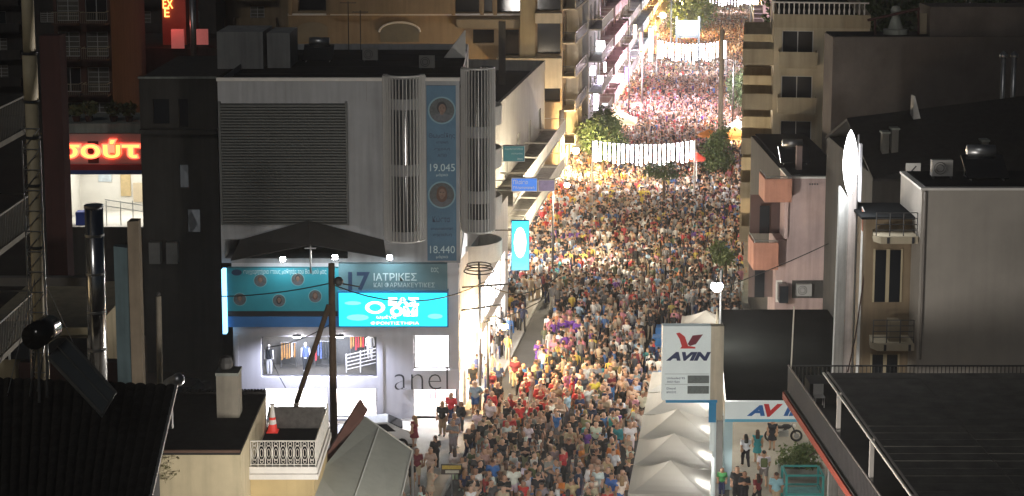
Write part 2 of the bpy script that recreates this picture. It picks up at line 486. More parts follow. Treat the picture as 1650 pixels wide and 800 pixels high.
MB().hexa([(xr - 1.25, AY + 11, ztop), (xr + .02, AY + 11, ztop), (xr + .02, AY + 11.3, ztop), (xr - 1.25, AY + 11.3, ztop),
           (xr - .05, AY + 11, ztop + 1.6), (xr + .02, AY + 11, ztop + 1.6), (xr + .02, AY + 11.3, ztop + 1.6), (xr - .05, AY + 11.3, ztop + 1.6)]).build('gable_parapet', trimw, ab)
for i, (a, b, c) in enumerate(((350, 424, 52), (429, 466, 55))):      # stair heads on the roof
    p = MB().box(Xat(a, 99, 90), Xat(b, 99, 90), 99 + i * .4, 103, ztop - .3, Zat(c, 99)).build('stair_head', mat('stairhead_render', (.33, .335, .33), .9, .15, .7, streak=.3), ab)
for e in sops:
    a, b, c, d = e
    w = MB().hexa([(xr - .22, AY + a, c), (xr - .18, AY + a, c), (xr - .18, AY + b, c), (xr - .22, AY + b, c), (xr - .22, AY + a, d), (xr - .18, AY + a, d), (xr - .18, AY + b, d), (xr - .22, AY + b, d)]).build('window', glassd, ab)
# horizontal louvre slats
lv = MB(); z0l, z1l = Z(362), Z(167); a, b = X(358, 260), X(558, 260)
lv.box(a, b, AY - .05, AY - .003, z0l, z1l); lvp = lv.build('louvre_panel', mat('louvre_back', (.06, .062, .06), .7, .1), ab)
nsl = 42; pit = (z1l - z0l) / nsl
s0 = MB().hexa([(a, AY - .16, z0l), (b, AY - .16, z0l), (b, AY - .05, z0l + pit * .35), (a, AY - .05, z0l + pit * .35),
                (a, AY - .16, z0l + pit * .5), (b, AY - .16, z0l + pit * .5), (b, AY - .05, z0l + pit * .85), (a, AY - .05, z0l + pit * .85)]).build('slat', slatm, lvp)
for o_ in rep(s0, [(0, rng.uniform(-.006, .006), pit * k + rng.uniform(-.006, .006)) for k in range(1, nsl)]): o_.rotation_euler = (0, rng.uniform(-.0012, .0012), 0)
for q in (a - .1, b + .003): MB().box(q, q + .097, AY - .18, AY - .003, z0l, z1l + .1).build('edge_rail', slatm, lvp)
# curved screens of upright fins
def finscreen(xc, yc, r, zb, zt, a0, a1, n, bands):
    core = MB().lathe([(r * .86, zb + .15), (r * .86, zt - .1)], (xc, yc, 0), 20, a0, a1).build('bay_glass', mat('bay_glazing', (.03, .035, .04), .12, .2, 3), ab, smooth=True)
    for (p, q) in bands:
        MB().lathe([(r * .86, p), (r * .93, p), (r * .93, q), (r * .86, q)], (xc, yc, 0), 20, a0, a1).build('floor_band', mat('band_grey', (.26, .265, .27), .6, .1), core, smooth=False)
    MB().lathe([(r * .8, zt), (r * 1.02, zt), (r * 1.02, zt + .08), (r * .8, zt + .08)], (xc, yc, 0), 20, a0, a1).build('top_ring', finm, core)
    MB().lathe([(r * .8, zb), (r * 1.02, zb), (r * 1.02, zb + .08), (r * .8, zb + .08)], (xc, yc, 0), 20, a0, a1).build('bottom_ring', finm, core)
    for i in range(n + 1):
        t = a0 + (a1 - a0) * i / n; c, s = math.cos(t), math.sin(t); w = .015
        p = [(xc + c * ri - s * e, yc + s * ri + c * e) for ri, e in ((r * .94, -w), (r * 1.06, -w), (r * 1.06, w), (r * .94, w))]
        MB().prism(p, zb + .081, zt - .001).build('fin', finm, core)
finscreen(X(652, 250), AY + .02, X(685, 250) - X(652, 250), Z(386), Z(122), math.pi, 2 * math.pi, 18, [(Z(174), Z(157)), (Z(280), Z(262)), (Z(386), Z(369))])
finscreen(X(770, 250), AY + .9, X(796, 250) - X(770, 250) + .02, Z(378), Z(114), math.pi * .95, 2.45 * math.pi, 24, [(Z(224), Z(206)), (Z(330), Z(310)), (Z(378), Z(356))])
# round balconies on the street side
for py in (200, 272, 352, 428):
    c = (xr + .2, AY + 5.2); rr_ = 2.0; zb = Z(py + 22)
    s = MB().lathe([(0, zb), (rr_, zb), (rr_, zb + .18), (0, zb + .18)], (*c, 0), 22, -.5 * math.pi, .5 * math.pi).build('round_balcony', trimw, ab)
    MB().lathe([(rr_ - .1, zb + .18), (rr_, zb + .18), (rr_, zb + 1.05), (rr_ - .1, zb + 1.05), (rr_ - .1, zb + .18)], (*c, 0), 22, -.5 * math.pi, .5 * math.pi).build('parapet', trimw, s)
sp = MB()
for k in range(3):
    r0 = .8 - .08 * k
    for i in range(18):
        t0, t1 = 2 * math.pi * i / 18, 2 * math.pi * (i + 1) / 18
        q = (X(772, 430), AY - .6, Z(433) + .17 * k)
        sp.tube((q[0] + r0 * math.cos(t0), q[1] + r0 * math.sin(t0), q[2]), (q[0] + r0 * math.cos(t1), q[1] + r0 * math.sin(t1), q[2]), .035, n=5)
sp.tube((X(772, 430), AY - .6, Z(446)), (X(772, 430), AY - .6, Z(420)), .05).tube((X(772, 430), AY - .6, Z(446) + .05), (X(772, 430), AY + .3, Z(446) + .05), .05)
sp.build('ring_bracket', iron, ab)
# lower volume: shop floors
zw2 = (Z(608), Z(543)); zg = (0.12, Z(627))
opw = [(X(421, 575), X(607, 575), *zw2), (X(424, 650), X(528, 650), *zg), (X(540, 650), X(607, 650), *zg),
       (X(667, 570), X(724, 570), Z(596), Z(541)), (X(665, 650), X(736, 650), .12, Z(628))]
low = MB(); x0l = X(376, 560)
wallgrid(low, fm, x0l, X(739, 600), 0, zmid - .003, opw, depth=.35)
low.face((x0l, AY, 0), (x0l, AY + 19, 0), (x0l, AY + 19, zmid), (x0l, AY, zmid))
sx = X(739, 600)
low.face((x0l, AY + 19, 0), (sx, AY + 19, 0), (sx, AY + 19, zmid), (x0l, AY + 19, zmid))
stm = lambda u, o, z: (sx + o + TA * u, AY + u, z)
sop = [(.5 + 2.2 * k, 2.3 + 2.2 * k, .15, 2.6) for k in range(8)] + [(.5 + 2.2 * k, 2.3 + 2.2 * k, 3.3, 5.4) for k in range(8)]
wallgrid(low, stm, 0, 19, 0, zmid - .003, sop, depth=.3)
low.build('lower_wall', whitewall, ab)
for a, b, c, d in sop:
    MB().mbox(lambda u, o, z: stm(u, o, z), a, b, -.3, -.26, c, d).build('shop_window', shopw, ab)
def room(op, dep, wallm, e):
    a, b, c, d = op; q = MB(); y0, y1 = AY + .36, AY + dep
    q.face((a - .3, y1, c - .1), (b + .3, y1, c - .1), (b + .3, y1, d + .4), (a - .3, y1, d + .4))
    q.face((a - .3, y0, c - .05), (b + .3, y0, c - .05), (b + .3, y1, c - .05), (a - .3, y1, c - .05))
    q.face((a - .3, y0, d + .4), (b + .3, y0, d + .4), (b + .3, y1, d + .4), (a - .3, y1, d + .4))
    q.face((a - .3, y0, c - .1), (a - .3, y1, c - .1), (a - .3, y1, d + .4), (a - .3, y0, d + .4))
    q.face((b + .3, y0, c - .1), (b + .3, y1, c - .1), (b + .3, y1, d + .4), (b + .3, y0, d + .4))
    rm = q.build('shop_interior', wallm, ab)
    n = max(1, int((b - a) / 1.6))
    for i in range(n):
        u = a + (b - a) * (i + .5) / n
        MB().box(u - .45, u + .45, y0 + .4, y1 - .4, d + .33, d + .37).build('ceiling_light', e, rm)
    g = MB().box(a, b, AY + .3, AY + .32, c, d).build('window_pane', glassc, ab)
    f = MB(); t = .06
    f.box(a, b, AY + .22, AY + .29, c, c + t).box(a, b, AY + .22, AY + .29, d - t, d).box(a, a + t, AY + .22, AY + .29, c + t, d - t).box(b - t, b, AY + .22, AY + .29, c + t, d - t)
    f.build('window_frame', framed, ab)
    return rm
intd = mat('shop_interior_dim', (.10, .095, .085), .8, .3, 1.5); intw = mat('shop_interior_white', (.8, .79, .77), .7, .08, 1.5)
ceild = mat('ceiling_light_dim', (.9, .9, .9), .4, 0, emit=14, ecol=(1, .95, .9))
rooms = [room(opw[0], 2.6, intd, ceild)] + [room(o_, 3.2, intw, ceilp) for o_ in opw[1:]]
# display: figures, rails of clothes, stair balustrade inside the upper window
def mannequin(x, z, y, top, low_, h=1.62):
    t = thing('mannequin', 'display mannequin in %s behind the shop window' % top[1], 'mannequin', (x, y, z))
    s = h / 1.7
    b = MB().tube((x - .08, y, z), (x - .09, y, z + .85 * s), .05, .075).tube((x + .08, y, z), (x + .09, y, z + .85 * s), .05, .075)
    b.tube((x, y, z + .8 * s), (x, y, z + 1.42 * s), .13, .15, 10).tube((x - .2, y, z + 1.38 * s), (x - .24, y, z + .85 * s), .045, .03).tube((x + .2, y, z + 1.38 * s), (x + .24, y, z + .85 * s), .045, .03)
    b.tube((x, y, z + 1.4 * s), (x, y, z + 1.5 * s), .05).ball((x, y, z + 1.6 * s), .1, 10, (.85, .95, 1.2))
    b.build('body', mat('mannequin_shell', (.75, .73, .7), .4, .02), t)
    MB().tube((x, y, z + .88 * s), (x, y, z + 1.44 * s), .16, .175, 10).build('top', top[0], t)
    q = MB()
    for e in (-.085, .085): q.tube((x + e, y, z + .1), (x + e, y, z + .9 * s), .07, .1)
    q.build('trousers', low_, t)
cb = mat('cloth_black', (.02, .02, .022), .9, .1); cw = mat('cloth_white', (.75, .75, .76), .9, .05); co = mat('cloth_ochre', (.45, .22, .05), .9, .2); cr = mat('cloth_red', (.5, .04, .05), .9, .1)
cbl = mat('cloth_blue', (.08, .12, .3), .9, .1)
z2 = zw2[0]
mannequin(X(430, 575), z2 - .04, AY + .8, (cb, 'a black top and white trousers'), cw)
mannequin(X(592, 575), z2 + .55, AY + 1.7, (cw, 'a long white shirt'), cw, 1.4)
mannequin(X(488, 575), z2 - .04, AY + 1.2, (cbl, 'a dark blue jacket'), cb)
def rack(x0, x1, z, y, cols, lab):
    t = thing('clothes_rail', lab, 'clothes rail', ((x0 + x1) / 2, y, z))
    MB().tube((x0, y, z + 1.4), (x1, y, z + 1.4), .02).tube((x0, y, z), (x0, y, z + 1.4), .02).tube((x1, y, z), (x1, y, z + 1.4), .02).build('rail', steel, t)
    n = int((x1 - x0) / .13)
    for i in range(n):
        xx = x0 + (i + .5) * (x1 - x0) / n; h = rng.uniform(.7, 1.0)
        MB().hexa([(xx - .04, y - .22, z + 1.36 - h), (xx + .05, y - .22, z + 1.36 - h), (xx + .05, y + .22, z + 1.36 - h), (xx - .04, y + .22, z + 1.36 - h),
                   (xx - .02, y - .08, z + 1.37), (xx + .02, y - .08, z + 1.37), (xx + .02, y + .08, z + 1.37), (xx - .02, y + .08, z + 1.37)]).build('garment', rng.choice(cols), t)
rack(X(445, 575), X(470, 575), z2, AY + 1.9, [co, cb, cw], 'rail of ochre, black and white clothes beside the black-topped mannequin')
rack(X(500, 575), X(530, 575), z2, AY + 2.1, [cbl, cb, cr], 'rail of dark blue and red clothes in the upper shop window')
rack(X(558, 575), X(582, 575), z2 + .5, AY + 2.2, [co, co, cr], 'rail of ochre clothes above the white stair balustrade')
rack(X(680, 650), X(700, 650), .12, AY + 2.2, [cw, cr, cw], 'rail of white and red clothes behind the ground floor corner glass')
st = MB()
for k in range(5):
    zz = z2 + .12 + .2 * k
    st.tube((X(554, 575), AY + 1.0, zz), (X(606, 575), AY + 1.0, zz + .42), .03, n=6)
for q in (555, 578, 605): st.tube((X(q, 575), AY + 1.0, z2 - .04), (X(q, 575), AY + 1.0, z2 + 1.0 + (q - 554) / 52 * .42), .035, n=6)
st.build('stair_balustrade', trimw, rooms[0])
# fascia band with shop name on the corner
MB().box(X(664, 600), X(740, 600), AY - .12, AY - .003, Z(627), Z(596)).build('fascia_band', mat('fascia_grey', (.78, .78, .82), .6, .06), ab)
text('anel', Z(589) - Z(627), (X(636, 608), AY - .14, Z(627)), ab, framed, width=X(722, 608) - X(636, 608), ext=.02, name='shop_lettering', bold=-.022)
for q in (380, 612, 662): MB().box(X(q, 600), X(q + 5, 600), AY - .06, AY - .002, .13, Z(540)).build('pilaster', whitewall, ab)
# spot lamps over the windows and floods over the banner
for i, (px, py, e) in enumerate(((480, 540, 900), (548, 540, 900))):
    p = (X(px, py), AY - .35, Z(py))
    t = thing('wall_spotlight', 'small white downlight over the clothes shop upper window', 'lamp', p, group='downlights over the upper shop window')
    MB().box(p[0] - .22, p[0] + .22, p[1] - .1, p[1] + .1, p[2], p[2] + .1).box(p[0] - .03, p[0] + .03, p[1] + .1, AY - .003, p[2] + .02, p[2] + .08).build('housing', framed, t)
    MB().box(p[0] - .2, p[0] + .2, p[1] - .09, p[1] + .09, p[2] - .03, p[2] - .002).build('lens', ledw, t)
    lamp('spot', 'SPOT', (p[0], p[1] - .5, p[2] - .06), e, (.74, .78, 1), t, .1, (R(16), 0, 0), R(160))
for i, (px, py) in enumerate(((460, 418), (543, 415), (630, 415))):
    p = (X(px, py), AY - 1.0, Zat(py, AY - 1.0))
    t = thing('floodlight', 'small bright white floodlight on a bracket over the long banner', 'lamp', p, group='floodlights over the banner')
    MB().box(p[0] - .14, p[0] + .14, p[1] - .0, p[1] + .12, p[2] - .12, p[2] + .12).tube((p[0], p[1] + .1, p[2] - .05), (p[0], AY - .1, p[2] - .35), .025).build('housing', framed, t)
    MB().box(p[0] - .13, p[0] + .13, p[1] - .03, p[1] - .003, p[2] - .11, p[2] + .11).build('lens', bulbw, t)
    lamp('flood', 'SPOT', (p[0], p[1] - .1, p[2] - .05), 130, (.9, .97, 1), t, .1, (R(28), 0, 0), R(150))
# dark two-slope awning
ydr = AY - 1.5
aw = thing('awning', 'dark two-slope sheet awning below the grey louvred wall', 'awning', (X(500, 400), AY - .7, Z(400)))
shd = mat('dark_sheet', (.05, .048, .045), .7, .2, 1.5)
yq = AY - .2
rdg0, rdg1 = at(497, 357, yq), at(500, 396, ydr)
MB().slab(at(388, 388, yq), rdg0, rdg1, at(372, 421, ydr), .06).build('left_slope', shd, aw)
MB().slab(rdg0, at(618, 388, yq), at(622, 416, ydr), rdg1, .06).build('right_slope', shd, aw)
fr = MB().tube(rdg1, (rdg1[0], ydr, Z(430)), .05).tube(rdg1, (rdg1[0], yq, rdg1[2]), .05).tube((rdg1[0] - .3, ydr, rdg1[2] - .15), (rdg1[0] + .3, ydr, rdg1[2] - .15), .05)
fr.build('support_frame', steel, aw)
# long printed banner, its strips, and the lit sign
teal = mat('banner_teal', (.03, .30, .38), .5, .12, .6); teal2 = mat('banner_grey_teal', (.12, .24, .28), .5, .15, .8); navy = mat('print_navy', (.02, .05, .11), .5, 0)
ghost = mat('print_pale', (.55, .72, .76), .5, 0); skin_p = mat('print_skin', (.24, .155, .115), .6, .35, 5); dark_p = mat('print_dark', (.03, .03, .035), .6, .1)
def portrait(c, r, m_, hair, long_, parent, ring):
    # flat printed portrait: ground, shoulders, hair, face, features
    d = MB().disc(c, r * 1.12, m_, .007, 24).build('portrait', ring, parent)
    MB().disc(c, r, m_, .012, 24).build('portrait_ground', mat('print_grey', (.10, .115, .12), .6, .4, 6), d)
    sh_ = [(c[0] + r * .98 * math.cos(t), c[1] + r * .98 * math.sin(t)) for t in np.linspace(math.pi * 1.14, math.pi * 1.86, 9)] + [(c[0] + r * .45, c[1] - r * .32), (c[0] + r * .16, c[1] - r * .24), (c[0] - r * .16, c[1] - r * .24), (c[0] - r * .45, c[1] - r * .32)]
    MB().plate(sh_, m_, .012, .0145).build('portrait_shirt', mat('print_shirt', (.13, .14, .16), .6, .3, 5), d)
    MB().disc((c[0], c[1] + r * .24), r * .40, m_, .017, 16, 1.2).build('portrait_hair', hair, d)
    if long_: MB().disc((c[0], c[1] - r * .05), r * .44, m_, .0165, 16, 1.25).build('portrait_hair', hair, d)
    MB().disc((c[0], c[1] - r * .18), r * .16, m_, .0175, 12, 1.2).build('portrait_neck', skin_p, d)
    MB().disc((c[0] + r * .03, c[1] + r * .14), r * .29, m_, .019, 16, 1.3).build('portrait_face', skin_p, d)
    for e in (-.1, .14): MB().disc((c[0] + r * e, c[1] + r * .2), r * .055, m_, .021, 8, .6).build('portrait_eye', dark_p, d)
    MB().disc((c[0] + r * .03, c[1] - r * .06), r * .09, m_, .021, 8, .35).build('portrait_mouth', mat('print_lip', (.2, .07, .06), .6, .1), d)
bn = thing('banner', 'long teal printed banner with round portraits and Greek lettering above the shop', 'banner', (X(545, 470), AY - .4, Z(500)))
yb = AY - .35
bm = lambda u, o, z: (u, yb - o, z)
MB().box(X(368, 465), X(547, 465), yb, AY - .003, Z(499), Z(430)).build('portrait_panel', teal, bn)
MB().box(X(547, 465) + .003, X(721, 465), yb, AY - .003, Z(467), Z(423)).build('text_panel', teal2, bn)
MB().box(X(368, 510), X(546, 510), yb + .1, AY - .003, Z(508), Z(500)).build('lower_rail', dark_p, bn)
MB().box(X(369, 515), X(546, 515), yb + .05, AY - .003, Z(525), Z(508.5)).build('blue_strip', mat('strip_blue', (.05, .20, .50), .5, .1), bn)
MB().box(X(360, 480), X(366, 480), yb - .1, AY, Z(535), Z(432)).build('edge_light', mat('edge_light_blue', (.4, .7, 1), .4, 0, emit=2.2, ecol=(.25, .65, 1)), bn)
for px, py in ((421, 450), (481, 448), (388, 480), (451, 482), (509, 475)):
    c = (X(px, py), Z(py)); r = .33
    portrait(c, r, bm, rng.choice([dark_p, mat('print_brown', (.12, .06, .04), .6, .1)]), px in (451, 509), bn, mat('print_ring', (.16, .42, .48), .5, .1))
MB().disc((X(383, 437), Z(437)), .28, bm, .007, 18, .6).build('emblem', navy, bn)
text('συγχαρητήρια στους μαθητές του Βαθμού μας', Z(431) - Z(441), (X(394, 436), yb - .012, Z(441)), bn, ghost, width=X(527, 436) - X(394, 436), ext=.004)
text('17', Z(436) - Z(466), (X(562, 450), yb - .012, Z(466)), bn, navy, width=X(597, 450) - X(562, 450), ext=.004, bold=.03)
text('ΙΑΤΡΙΚΕΣ', Z(438) - Z(450), (X(603, 444), yb - .012, Z(450)), bn, ghost, width=X(672, 444) - X(603, 444), ext=.004, bold=.01)
text('ΚΑΙ ΦΑΡΜΑΚΕΥΤΙΚΕΣ', Z(453) - Z(461), (X(603, 457), yb - .012, Z(461)), bn, ghost, width=X(701, 457) - X(603, 457), ext=.004)
text('εας', Z(429) - Z(438), (X(695, 433), yb - .012, Z(438)), bn, ghost, width=.4, ext=.004)
cy = mat('lightbox_cyan', (.1, .6, .75), .4, 0, emit=1.25, ecol=(.0, .62, .86), evar=.12, escale=.5); cyl = mat('lightbox_pale', (.7, .9, .9), .4, 0, emit=2.2, ecol=(.75, 1, 1)); cyg = mat('lightbox_aqua', (.3, .9, .9), .4, 0, emit=1.5, ecol=(.12, .92, .95))
lb = thing('light_box_sign', 'glowing cyan light box sign with white lettering over the shop', 'sign', (X(634, 495), AY - .5, Z(522)))
y3 = AY - .62; sm = lambda u, o, z: (u, y3 - o, z)
MB().box(X(546, 495), X(723, 495), y3 + .01, AY - .003, Z(523), Z(466)).build('box', mat('sign_blue_case', (.03, .2, .42), .4, .05), lb)
MB().box(X(548, 495), X(721, 495), y3 - .02, y3 + .008, Z(521), Z(468)).build('lit_face', cy, lb)
def blob(pts, m, o, nm='lettering'):
    MB().plate([(X(a, 495), Z(b)) for a, b in pts], sm, .021, .021 + o).build(nm, m, lb)
for (a, b, c, d) in ((557, 481, 584, 487), (560, 502, 596, 512), (690, 501, 714, 509)):
    k = [(a + (c - a) / 2 + (c - a) / 2 * math.cos(t * .524), (b + d) / 2 + (d - b) / 2 * math.sin(t * .524)) for t in range(12)]
    blob(k, cyg, .004, 'soft_patch')
ring = MB()
for i in range(16):
    t0, t1 = 2 * math.pi * i / 16, 2 * math.pi * (i + 1) / 16
    P = lambda t, r: (X(606 + 16 * r * math.cos(t), 495), Z(491 + 10 * r * math.sin(t)))
    ring.plate([P(t0, .62), P(t1, .62), P(t1, 1), P(t0, 1)], sm, .02, .026)
ring.build('ring_logo', cyl, lb)
text('ΕΑΣ', Z(474) - Z(489), (X(627, 490), y3 - .03, Z(489)), lb, cyl, width=X(676, 490) - X(627, 490), ext=.008, bold=.06)
text('ΟΜ', Z(489) - Z(505), (X(630, 490), y3 - .03, Z(505)), lb, cyl, width=X(674, 490) - X(630, 490), ext=.008, bold=.06)
text('ωμέγα', Z(503) - Z(510), (X(608, 505), y3 - .03, Z(510)), lb, cyl, width=X(640, 505) - X(608, 505), ext=.006)
text('ΦΡΟΝΤΙΣΤΗΡΙΑ', Z(513.5) - Z(518.5), (X(599, 515), y3 - .03, Z(518.5)), lb, cyl, width=X(676, 515) - X(599, 515), ext=.006)
# tall printed banner between the fin screens
vb = thing('banner', 'tall blue hanging banner with two round portraits and exam scores', 'banner', (X(712, 280), AY - .06, Z(420)))
yv = AY - .06; vm_ = lambda u, o, z: (u, yv - o, z)
MB().box(X(688, 280), X(735, 280), yv, AY - .003, Z(420), Z(138)).build('sheet', mat('banner_blue', (.09, .20, .31), .6, .25, .5), bn if False else vb)
for py, hair in ((178, dark_p), (314, mat('print_brown', (.12, .06, .04), .6, .1))):
    c = (X(712, py), Z(py)); r = .66
    portrait(c, r, vm_, hair, py > 200, vb, mat('print_sky', (.22, .38, .46), .6, .1))
for s_, py0, py1, pa, pb, mm in (('Θωμαΐδης', 213, 224, 691, 733, navy), ('ιατρική', 227, 232, 703, 722, navy), ('σχολή', 238, 243, 700, 725, navy), ('ΑΠΘ', 248, 253, 705, 720, navy), ('19.045', 264, 276, 693, 733, ghost), ('μόρια', 279, 285, 703, 722, ghost),
                             ('Κώστα', 348, 358, 697, 725, navy), ('φαρμακευτική', 366, 371, 694, 730, navy), ('σχολή', 376, 381, 698, 728, navy), ('18.440', 396, 408, 693, 733, ghost), ('μόρια', 411, 417, 703, 722, ghost)):
    text(s_, Z(py0) - Z(py1), (X(pa, py0), yv - .012, Z(py1)), vb, mm, width=X(pb, py0) - X(pa, py0), ext=.004)

# ------------------------------------------------------------------ tan apartment house behind
TY = 160.0
tb = thing('apartment_house', 'tan apartment house with arched window and recessed balconies behind the grey building', 'building', (Xat(465, TY), TY, 0))
X2 = lambda px, py=60: Xat(px, TY, py); Z2 = lambda py: Zat(py, TY)
tm = lambda u, o, z: (u, TY - o, z)
tops = [(X2(481), X2(526), Z2(18), Z2(0) + 1.0), (X2(734), X2(772), Z2(21), Z2(0) + 1.2), (X2(780), X2(793), Z2(21), Z2(0) + 1.2), (X2(801), X2(838), Z2(21), Z2(0) + 1.2),
        (X2(762), X2(796), Z2(70), Z2(48)), (X2(866), X2(903), Z2(18), Z2(-20)), (X2(866), X2(903), Z2(88), Z2(38)), (X2(812), X2(836), Z2(90), Z2(48)), (X2(858), X2(903), Z2(165), Z2(115))]
tw = MB(); tl, tr = X2(465), X2(906)
ttop = Z2(-70)
wallgrid(tw, tm, tl, tr, 0, ttop, tops, depth=1.0)
tw.face((tl, TY, 0), (tl, TY + 11, 0), (tl, TY + 11, ttop), (tl, TY, ttop))
rm_ = lambda u, o, z: (tr + o + TA * u, TY + u, z)
rops = [(.8 + 3.6 * k, 3.0 + 3.6 * k, 4.1 + 3.15 * f, 6.3 + 3.15 * f) for k in range(3) for f in range(5)] + [(.4 + 3.6 * k, 3.4 + 3.6 * k, .15, 3.0) for k in range(3)]
wallgrid(tw, rm_, 0, 11, 0, ttop, rops)
tw.face(rm_(11, 0, 0), (tl, TY + 11, 0), (tl, TY + 11, ttop), rm_(11, 0, ttop))
tw.build('wall', tanwall, tb)
for i, (a, b, c, d) in enumerate(tops):
    MB().box(a, b, TY + 1.0, TY + 1.04, c, d).build('window', glassd, tb)
for (a, b, c, d) in rops:
    shop = c < 1
    MB().mbox(rm_, a, b, -.22, -.18, c, d).build('shop_window' if shop else 'window', rng.choice([shopw, shopy]) if shop else (winwarm if rng.random() < .15 else glassd), tb)
for f in range(5):                  # street-side balconies
    zf = 4.0 + 3.15 * f
    s = MB().mbox(rm_, .2, 10.8, .003, 1.25, zf - .16, zf).build('balcony', beige, tb)
    q = MB().mbox(rm_, .2, 10.8, 1.2, 1.25, zf + .9, zf + .96).mbox(rm_, .2, .25, .01, 1.197, zf + .9, zf + .96)
    for k in range(66): q.mbox(rm_, .22 + .16 * k, .245 + .16 * k, 1.21, 1.235, zf + .003, zf + .9)
    q.build('railing', iron, s)
    MB().mbox(rm_, .22, 3.4, 1.14, 1.19, zf + .003, zf + .8).build('parapet', beige, s)
    for k in (1, 2): MB().mbox(rm_, 3.6 * k, 3.6 * k + .12, .01, 1.13, zf + .003, zf + 2.9).build('divider', beige, s)
MB().box(X2(534), X2(729), TY - 1.3, TY - .003, Z2(21), Z2(-4)).build('balcony_front', tanwall, tb)
MB().box(tl, X2(862), TY - .25, TY - .003, Z2(25), Z2(22)).build('string_course', trimw, tb)
for q in (466, 527, 728, 774, 795, 841): MB().box(X2(q), X2(q + 6), TY - .4, TY - .004, Z2(24), Z2(-40)).build('pier', tanwall, tb)
arch = [(X2(613), Z2(68)), (X2(675), Z2(68))] + [(X2(644 + 31 * math.cos(t)), Z2(52 - 14 * math.sin(t))) for t in np.linspace(0, math.pi, 12)]
MB().plate(arch, tm, .003, .06).build('arched_window', mat('arch_blind', (.16, .15, .11), .7, .2), tb)
ar = MB(); prev = None
for t in np.linspace(0, math.pi, 14):
    p = (X2(644 + 33 * math.cos(t)), TY - .08, Z2(52 - 16 * math.sin(t)))
    if prev: ar.tube(prev, p, .1, n=5)
    prev = p
ar.build('arch_surround', trimw, tb)
arch = [(X2(480), Z2(68)), (X2(528), Z2(68))] + [(X2(504 + 24 * math.cos(t)), Z2(46 - 10 * math.sin(t))) for t in np.linspace(0, math.pi, 12)]
MB().plate(arch, tm, .003, .05).build('arched_niche', beigedark, tb)
for (a, b, c, d) in ((736, 838, 31, 45), (800, 862, 92, 108), (862, 905, 20, 36), (862, 905, 92, 140)):
    MB().box(X2(a), X2(b), TY - (1.3 if a > 790 else .5), TY - .004, Z2(d), Z2(c)).build('balcony_front', beige if a > 790 else beigedark, tb)
MB().box(X2(838), X2(862), TY - .9, TY - .003, Z2(170), ttop).build('bay', mat('cream_bay', (.34, .28, .16), .9, .12, .6, streak=.2), tb)
MB().box(X2(806), X2(816), TY - 20, TY - 19.4, Zat(150, TY - 20), Zat(36, TY - 20)).build('chimney', darkwall, None)
ch = bpy.data.objects['chimney']; tag(ch, 'tall dark chimney stack behind the curved fin screen', 'chimney')

# ------------------------------------------------------------------ left side of the street, house by house
nb = apt('side_house', 'low white house with dark rooftop terrace beside the grey building', tuple(np.array(left_block(116, 34, 15)) + np.array((-1.6, 0))), SA, 15, 34, 13.0, mat('side_house_render', (.36, .35, .32), .9, .18, .5, streak=.3),
         {'front': dict(bays=3), 'right': dict(bays=5, balc='all', rail='bars', dep=1.9, shop=[shopw, shopy])}, seed=3, fl=3.1)
far = [(173, 14.5, 13, 17.5, greywall, 'grey house with violet lit shops past the tan apartment house', [shopv, shopw]),
       (189, 20, 14, 19.5, pinkwall, 'pink rendered house with projecting white signs', [shopv, shopy]),
       (211, 22, 14, 16.0, beige, 'beige house with open balconies beyond the pink one', [shopy, shopw]),
       (235, 26, 14, 18.0, greywall, 'tall grey house beside the floodlit stage', [shopw]),
       (263, 34, 14, 15.0, tanwall, 'tan house with lit shops beyond the stage', [shopy, shopw]),
       (299, 40, 14, 17.0, beige, 'beige house near the far end of the street', [shopw, shopy]),
       (341, 60, 14, 19.0, greywall, 'farthest grey house on the shop side of the street', [shopw])]
for i, (y, D, W, H, wm_, lab, sh) in enumerate(far):
    apt('street_house', lab, left_block(y, D, W), SA, W, D - .6, H, wm_, {'front': dict(bays=3), 'right': dict(bays=max(3, int(D // 5)), balc='all', rail='solid' if i % 2 else 'bars', dep=1.4, shop=sh)},
        seed=20 + i, lit=.35, group='houses along the left of the street')

# ------------------------------------------------------------------ right side of the street
PYk = 100.0
pb = thing('pink_house', 'pink rendered house with salmon balcony boxes beside the filling station', 'building', (Xat(1268, PYk), PYk, 0))
XP = lambda px, py=380: Xat(px, PYk, py); ZP = lambda py: Zat(py, PYk)
pm = lambda u, o, z: (u, PYk - o, z)
MB().box(XP(1268), XP(1372), PYk, PYk + 3, 0, ZP(288)).build('wall', pinkwall, pb)
MB().box(XP(1268) + .02, XP(1372), PYk + 3.003, PYk + 16, 0, ZP(288) - .01).build('rear_wall', darkwall, pb)
MB().box(XP(1250, 450), XP(1268), PYk + .05, PYk + 3, 0, ZP(388)).build('front_wall', pinkwall, pb)
MB().box(XP(1268) - .05, XP(1372) + .05, PYk - .05, PYk + 3, ZP(288) + .002, ZP(285)).build('coping', trimw, pb)
MB().box(XP(1268) + .25, XP(1372) - .2, PYk + .3, PYk + 15.8, ZP(285) + .002, ZP(285) + .05).build('roof', roofdark, pb)
for i, (a, b, c, d) in enumerate(((1226, 1269, 283, 320), (1210, 1250, 385, 428))):
    s = MB().box(XP(a), XP(b) - .003, PYk - 1.2, PYk + 1.2, ZP(d), ZP(d) + .15).build('balcony', salmon, pb)
    MB().box(XP(a), XP(b) - .003, PYk - 1.2, PYk - 1.05, ZP(d) + .153, ZP(c)).box(XP(a), XP(a) + .13, PYk - 1.047, PYk + 1.2, ZP(d) + .153, ZP(c)).build('parapet', salmon, s)
